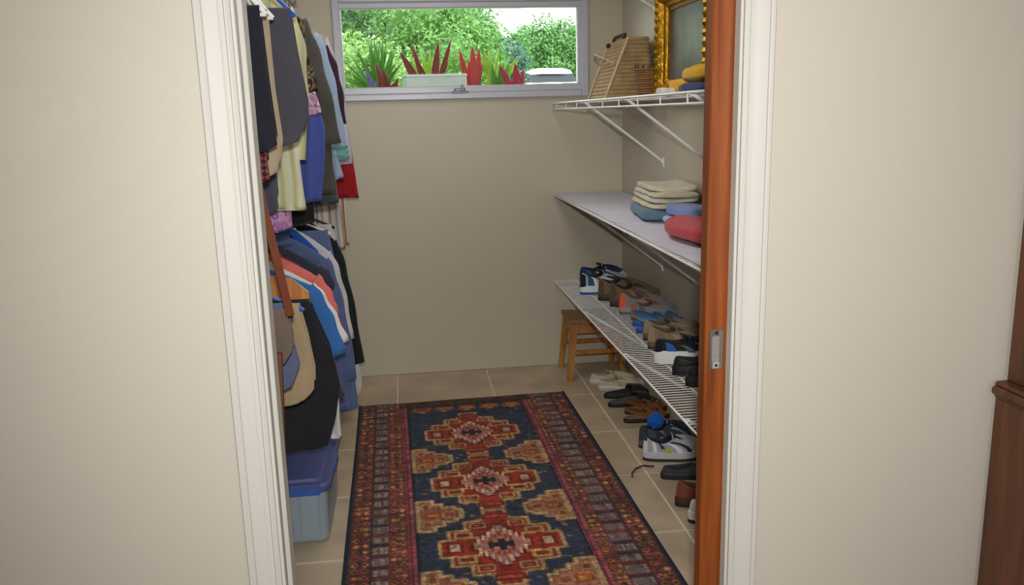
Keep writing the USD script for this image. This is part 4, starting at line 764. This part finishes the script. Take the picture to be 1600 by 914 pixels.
tree('bush', 'bright yellow green bush low at the left of the window view', [(-.55, 8.2, 1.95, .34), (-.2, 8.4, 1.88, .32), (-.85, 8.5, 1.95, .36)], 8000, .028, leafmat('lowbush', ['#7fa458', '#9fbe68', '#bcd07e', '#8cae5e']), 4, (-.5, 8.4, 0), .05)
tree('bush', 'dark blue green shrub between the middle tree and the round one', [(2.45, 20.5, 2.6, .62), (2.0, 20.8, 2.7, .7)], 9000, .055, G4, 5, (2.3, 20.6, 0), .1)
tree('tree', 'round sunlit shrub tree under the bright sky at the right of the window view', [(4.1, 28.2, 3.2, 1.05), (4.9, 28.6, 3.45, 1.1), (5.7, 28.4, 3.3, 1.1), (4.9, 28.2, 2.8, 1.0), (5.9, 28.2, 2.6, .9), (3.6, 28.4, 2.7, .8)], 26000, .075, G5, 6, (5.0, 28.4, 0), .15)
tree('hedge', 'long green hedge closing the garden far behind the trees', [(x, 36+.6*math.sin(x), 2.3, 1.2) for x in np.arange(-8, 13, 1.3)], 16000, .12, G4, 8, (0, 36, 0), .1)
car = thing('car', 'white car parked beyond the garden, only its roof and windscreen in view', 'car', (4.35, 25.2, GZ-.02))
cw = mat('car_paint', '#f4f5f6', .25, .01); dk = mat('car_glass', '#1c2426', .6, spec=.15)
def sec(pts, x0, x1, bev=.05): return mv(prism(pts, x0, x1), (0, 0, 0))
side_ = [(-1.9, .3), (-1.95, .62), (-1.1, .82), (1.7, .85), (1.95, .7), (1.95, .3)]
rot = lambda m: m.apply_transform(np.array([[0, 0, 1, 0], [1, 0, 0, 0], [0, 1, 0, 0], [0, 0, 0, 1.]]))
part('body', rot(prism(side_, -.8, .8)), cw, car, False); part('greenhouse', rot(prism([(-1.1, .80), (-.45, 1.10), (1.1, 1.12), (1.6, .82)], -.66, .66)), dk, car, False)
part('roof', rings(np.array([[(x*q, .3+y*q2, z) for x, y in ((-.62, -.8), (-.3, -.88), (.3, -.88), (.62, -.8), (.68, 0), (.62, .8), (-.62, .8), (-.68, 0))] for z, q, q2 in ((1.07, 1., 1.), (1.12, 1.02, 1.), (1.19, .9, .93), (1.25, .6, .7), (1.27, .2, .3))])), cw, car, 50)
for sx in (-1, 1):
    part('mirror', trimesh.Trimesh(trimesh.creation.icosphere(2).vertices*[.12, .07, .08]+[sx*.86, -.75, .93], trimesh.creation.icosphere(2).faces), cw, car, True)
    for y in (-1.25, 1.3): part('wheel', mv(trimesh.creation.cylinder(.32, .2, sections=20), (sx*.72, y, .33), ry=PI/2), blackp, car)
# bromeliads in front of the window
def plant(name, label, loc, leaves, m, th=.002):
    t = thing(name, label, 'plant', loc)
    part('base', lathe([(0, -.02), (.022, -.01), (.028, .02), (.015, .05), (0, .055)], 12), m, t)
    for (az, L, w_, lean, arch) in leaves:
        g = []; 
        for s in np.linspace(0, 1, 9):
            ww = w_*(.55+.45*math.sin(min(s*1.7, 1.)*PI/2))*(1-s**3.2)+.0006; h = L*s*math.cos(lean*s**.6+arch*s*s*.5); o = .012+L*s*math.sin(lean*s**.3+arch*s*s*.8)
            c, q = math.cos(az), math.sin(az); g.append([(c*o-q*ww*k, q*o+c*ww*k, .01+h+abs(k)*.25*ww) for k in (-1, 0, 1)])
        part('leaf', sheet(g, th), m, t, 60)
    return t
def rosette(n, L, w_, lean, seed, arch=.3):
    r = random.Random(seed); return [(i*2.4+r.uniform(-.3, .3), L*r.uniform(.7, 1.1), w_*r.uniform(.8, 1.2), lean*r.uniform(.4, 1.3), arch*r.uniform(.3, 1.5)) for i in range(n)]
def plain_leaf(name, c1, c2): return leafmat(name, [c1, c2], .3, .35)
PZ = GZ+.08
obj('soil_bank', bb(-1.2, 2.2, 5.0, 6.2, GZ-.3, PZ, .02), mat('soil', '#5d4a38', .95, .3, 12.), 'strip of brown soil outside under the window', 'soil', kind='structure')
bur = plain_leaf('burgundy', '#7a3a38', '#a8604f'); cor = plain_leaf('coral', '#b84a48', '#e09078'); grn = plain_leaf('grass', '#4f8a34', '#7db04a'); yel = plain_leaf('lime', '#8fb83a', '#c3d04e'); pur = plain_leaf('purple', '#6a5a9a', '#8a7ab0'); crm = plain_leaf('crimson', '#a03644', '#c4604f')
def blades(name, label, y, base, lv, m, th=.0022):
    '''broad strap leaves given by root and tip (x, z), half width and lean away from the house'''
    t = thing(name, label, 'plant', (base, y, PZ))
    part('base', lathe([(0, -.02), (.022, -.01), (.028, .02), (.015, .05), (0, .055)], 12), m, t)
    for k, (x0, x1, z1, hw, dy) in enumerate(lv):
        A = np.array([x0-base, .012*math.sin(k*2.1), .012]); B = np.array([x1-base, dy, z1-PZ]); d = B-A; d /= np.linalg.norm(d); wv = np.cross([0, 1., 0], d); wv /= np.linalg.norm(wv); nrm = np.cross(d, wv); g = []
        for q in np.linspace(0, 1, 10):
            c = A+(B-A)*q+np.array([0, 0, .10*np.linalg.norm(B-A)*q*(1-q)]); w_ = hw*(.5+.5*math.sin(min(q*1.9, 1)*PI/2))*(1-q**3.0)+.0006
            g.append([c+wv*w_*k2+np.array([0, -.35*w_*abs(k2), 0]) for k2 in (-1, -.5, 0, .5, 1)])
        part('leaf', sheet(g, th), m, t, 60)
    return t
rg = random.Random(4)
GT = [(-.298, 1.818), (-.267, 1.874), (-.227, 1.892), (-.187, 1.925), (-.147, 1.939), (-.109, 1.931), (-.07, 1.946), (-.041, 1.908), (-.011, 1.877), (.013, 1.831), (-.282, 1.76), (-.323, 1.731)]
blades('spiky_plant', 'green spiky bladed plant at the left outside the window', 5.4, -.12, [(-.12+rg.uniform(-.03, .05), x+rg.uniform(-.02, .02), z+rg.uniform(-.03, .01), rg.uniform(.006, .012), rg.uniform(-.08, .08)) for x, z in GT*3], grn)
blades('bromeliad', 'small bromeliad with dark red base leaves below the green spiky plant', 5.16, -.07, [(-.085, -.13, 1.789, .018, 0), (-.055, -.091, 1.752, .018, -.02), (-.045, -.004, 1.70, .016, .01), (-.08, -.02, 1.68, .014, .03)], bur)
blades('bromeliad', 'purple leaved bromeliad low at the left of the window', 5.08, -.115, [(-.125, -.193, 1.744, .014, 0), (-.115, -.135, 1.68, .010, .01)], pur)
blades('bromeliad', 'tall burgundy bromeliad with spread leaves behind the pale planter', 5.3, .19, [(.15, .011, 1.862, .026, 0), (.17, .086, 1.905, .018, .03), (.20, .249, 1.918, .024, .0), (.22, .33, 1.931, .018, .02), (.19, .12, 1.80, .018, -.04), (.2, .30, 1.79, .016, -.04)], bur)
blades('bromeliad', 'lime green bromeliad growing among the burgundy leaves', 5.46, .19, [(.19+rg.uniform(-.04, .04), .19+rg.uniform(-.17, .2), rg.uniform(1.78, 1.89), .009, rg.uniform(-.03, .06)) for k in range(16)], yel)
blades('bromeliad', 'upright coral red bromeliad in the middle of the window', 5.14, .44, [(.415, .36, 1.859, .020, .0), (.438, .415, 1.80, .022, .03), (.443, .438, 1.876, .025, -.01), (.462, .480, 1.865, .021, .02), (.45, .50, 1.78, .016, .04)], cor)
blades('spiky_plant', 'yellow green bladed plant right of the coral bromeliad', 5.34, .58, [(.58+rg.uniform(-.03, .03), x+rg.uniform(-.015, .015), z+rg.uniform(-.02, .01), rg.uniform(.007, .012), rg.uniform(-.03, .05)) for x, z in [(.511, 1.872), (.55, 1.868), (.605, 1.863), (.671, 1.806), (.743, 1.827), (.529, 1.816), (.569, 1.822), (.635, 1.783), (.58, 1.84), (.70, 1.80)]*2], yel)
blades('spiky_plant', 'dark green bladed plant low between the coral and crimson bromeliads', 5.24, .60, [(.59+rg.uniform(-.02, .03), .60+rg.uniform(-.06, .08), rg.uniform(1.70, 1.79), .014, rg.uniform(.0, .03)) for k in range(12)], grn)
blades('bromeliad', 'short crimson bromeliad at the right end of the row', 5.13, .695, [(.67, .595, 1.763, .022, 0), (.705, .691, 1.772, .026, .01), (.715, .740, 1.735, .020, .02), (.69, .64, 1.70, .018, .03)], crm)
pl = thing('planter', 'pale low planter trough standing outside in front of the burgundy bromeliad', 'planter', (.205, 5.03, GZ+.075))
pm = mat('pale_planter', '#8f9a90', .4, .12, 14.)
part('trough', boolean(bb(-.183, .183, -.03, .07, 0, .13, .005), [cube(-.17, .17, -.02, .06, .02, .2)]), pm, pl, 30); part('rim', boolean(bb(-.187, .187, -.034, .074, .118, .134, .004), [cube(-.168, .168, -.018, .058, .1, .2)]), pm, pl, 30)
part('soil', cube(-.169, .169, -.019, .059, .03, .10), mat('soil', '#5d4a38'), pl, False)

# ------------------------------------------------------------------ groups of repeats
GROUPS = {'clothes_hanger': 'hangers on the two clothes rods', 'wire_shelf': 'wire shelves on the right wall', 'shelf_liner': 'liner sheets on the papered shelf', 'bromeliad': 'plants outside the window', 'spiky_plant': 'plants outside the window', 'tree': 'trees and shrubs outside the window', 'bush': 'trees and shrubs outside the window', 'closet_rod': 'clothes rods along the left wall'}
for p in stage.GetPrimAtPath('/World').GetChildren():
    d = p.GetCustomData(); nm = p.GetName().rstrip('0123456789').rstrip('_'); c = d.get('category')
    if not c or d.get('kind') or d.get('group'): continue
    at = p.GetAttribute('xformOp:translate').Get() if p.GetAttribute('xformOp:translate') else None
    if nm in GROUPS: p.SetCustomDataByKey('group', GROUPS[nm])
    elif c in ('shoe', 'boot', 'sandal'): p.SetCustomDataByKey('group', 'shoes on the lowest wire shelf' if at[2] > .3 else 'shoes on the floor under the shelf')
    elif at is not None and at[0] in (UX, LX): p.SetCustomDataByKey('group', 'clothes on the upper rod' if at[0] == UX else 'clothes on the lower rod')
    elif c == 'folded clothes': p.SetCustomDataByKey('group', 'folded clothes on the shelves')
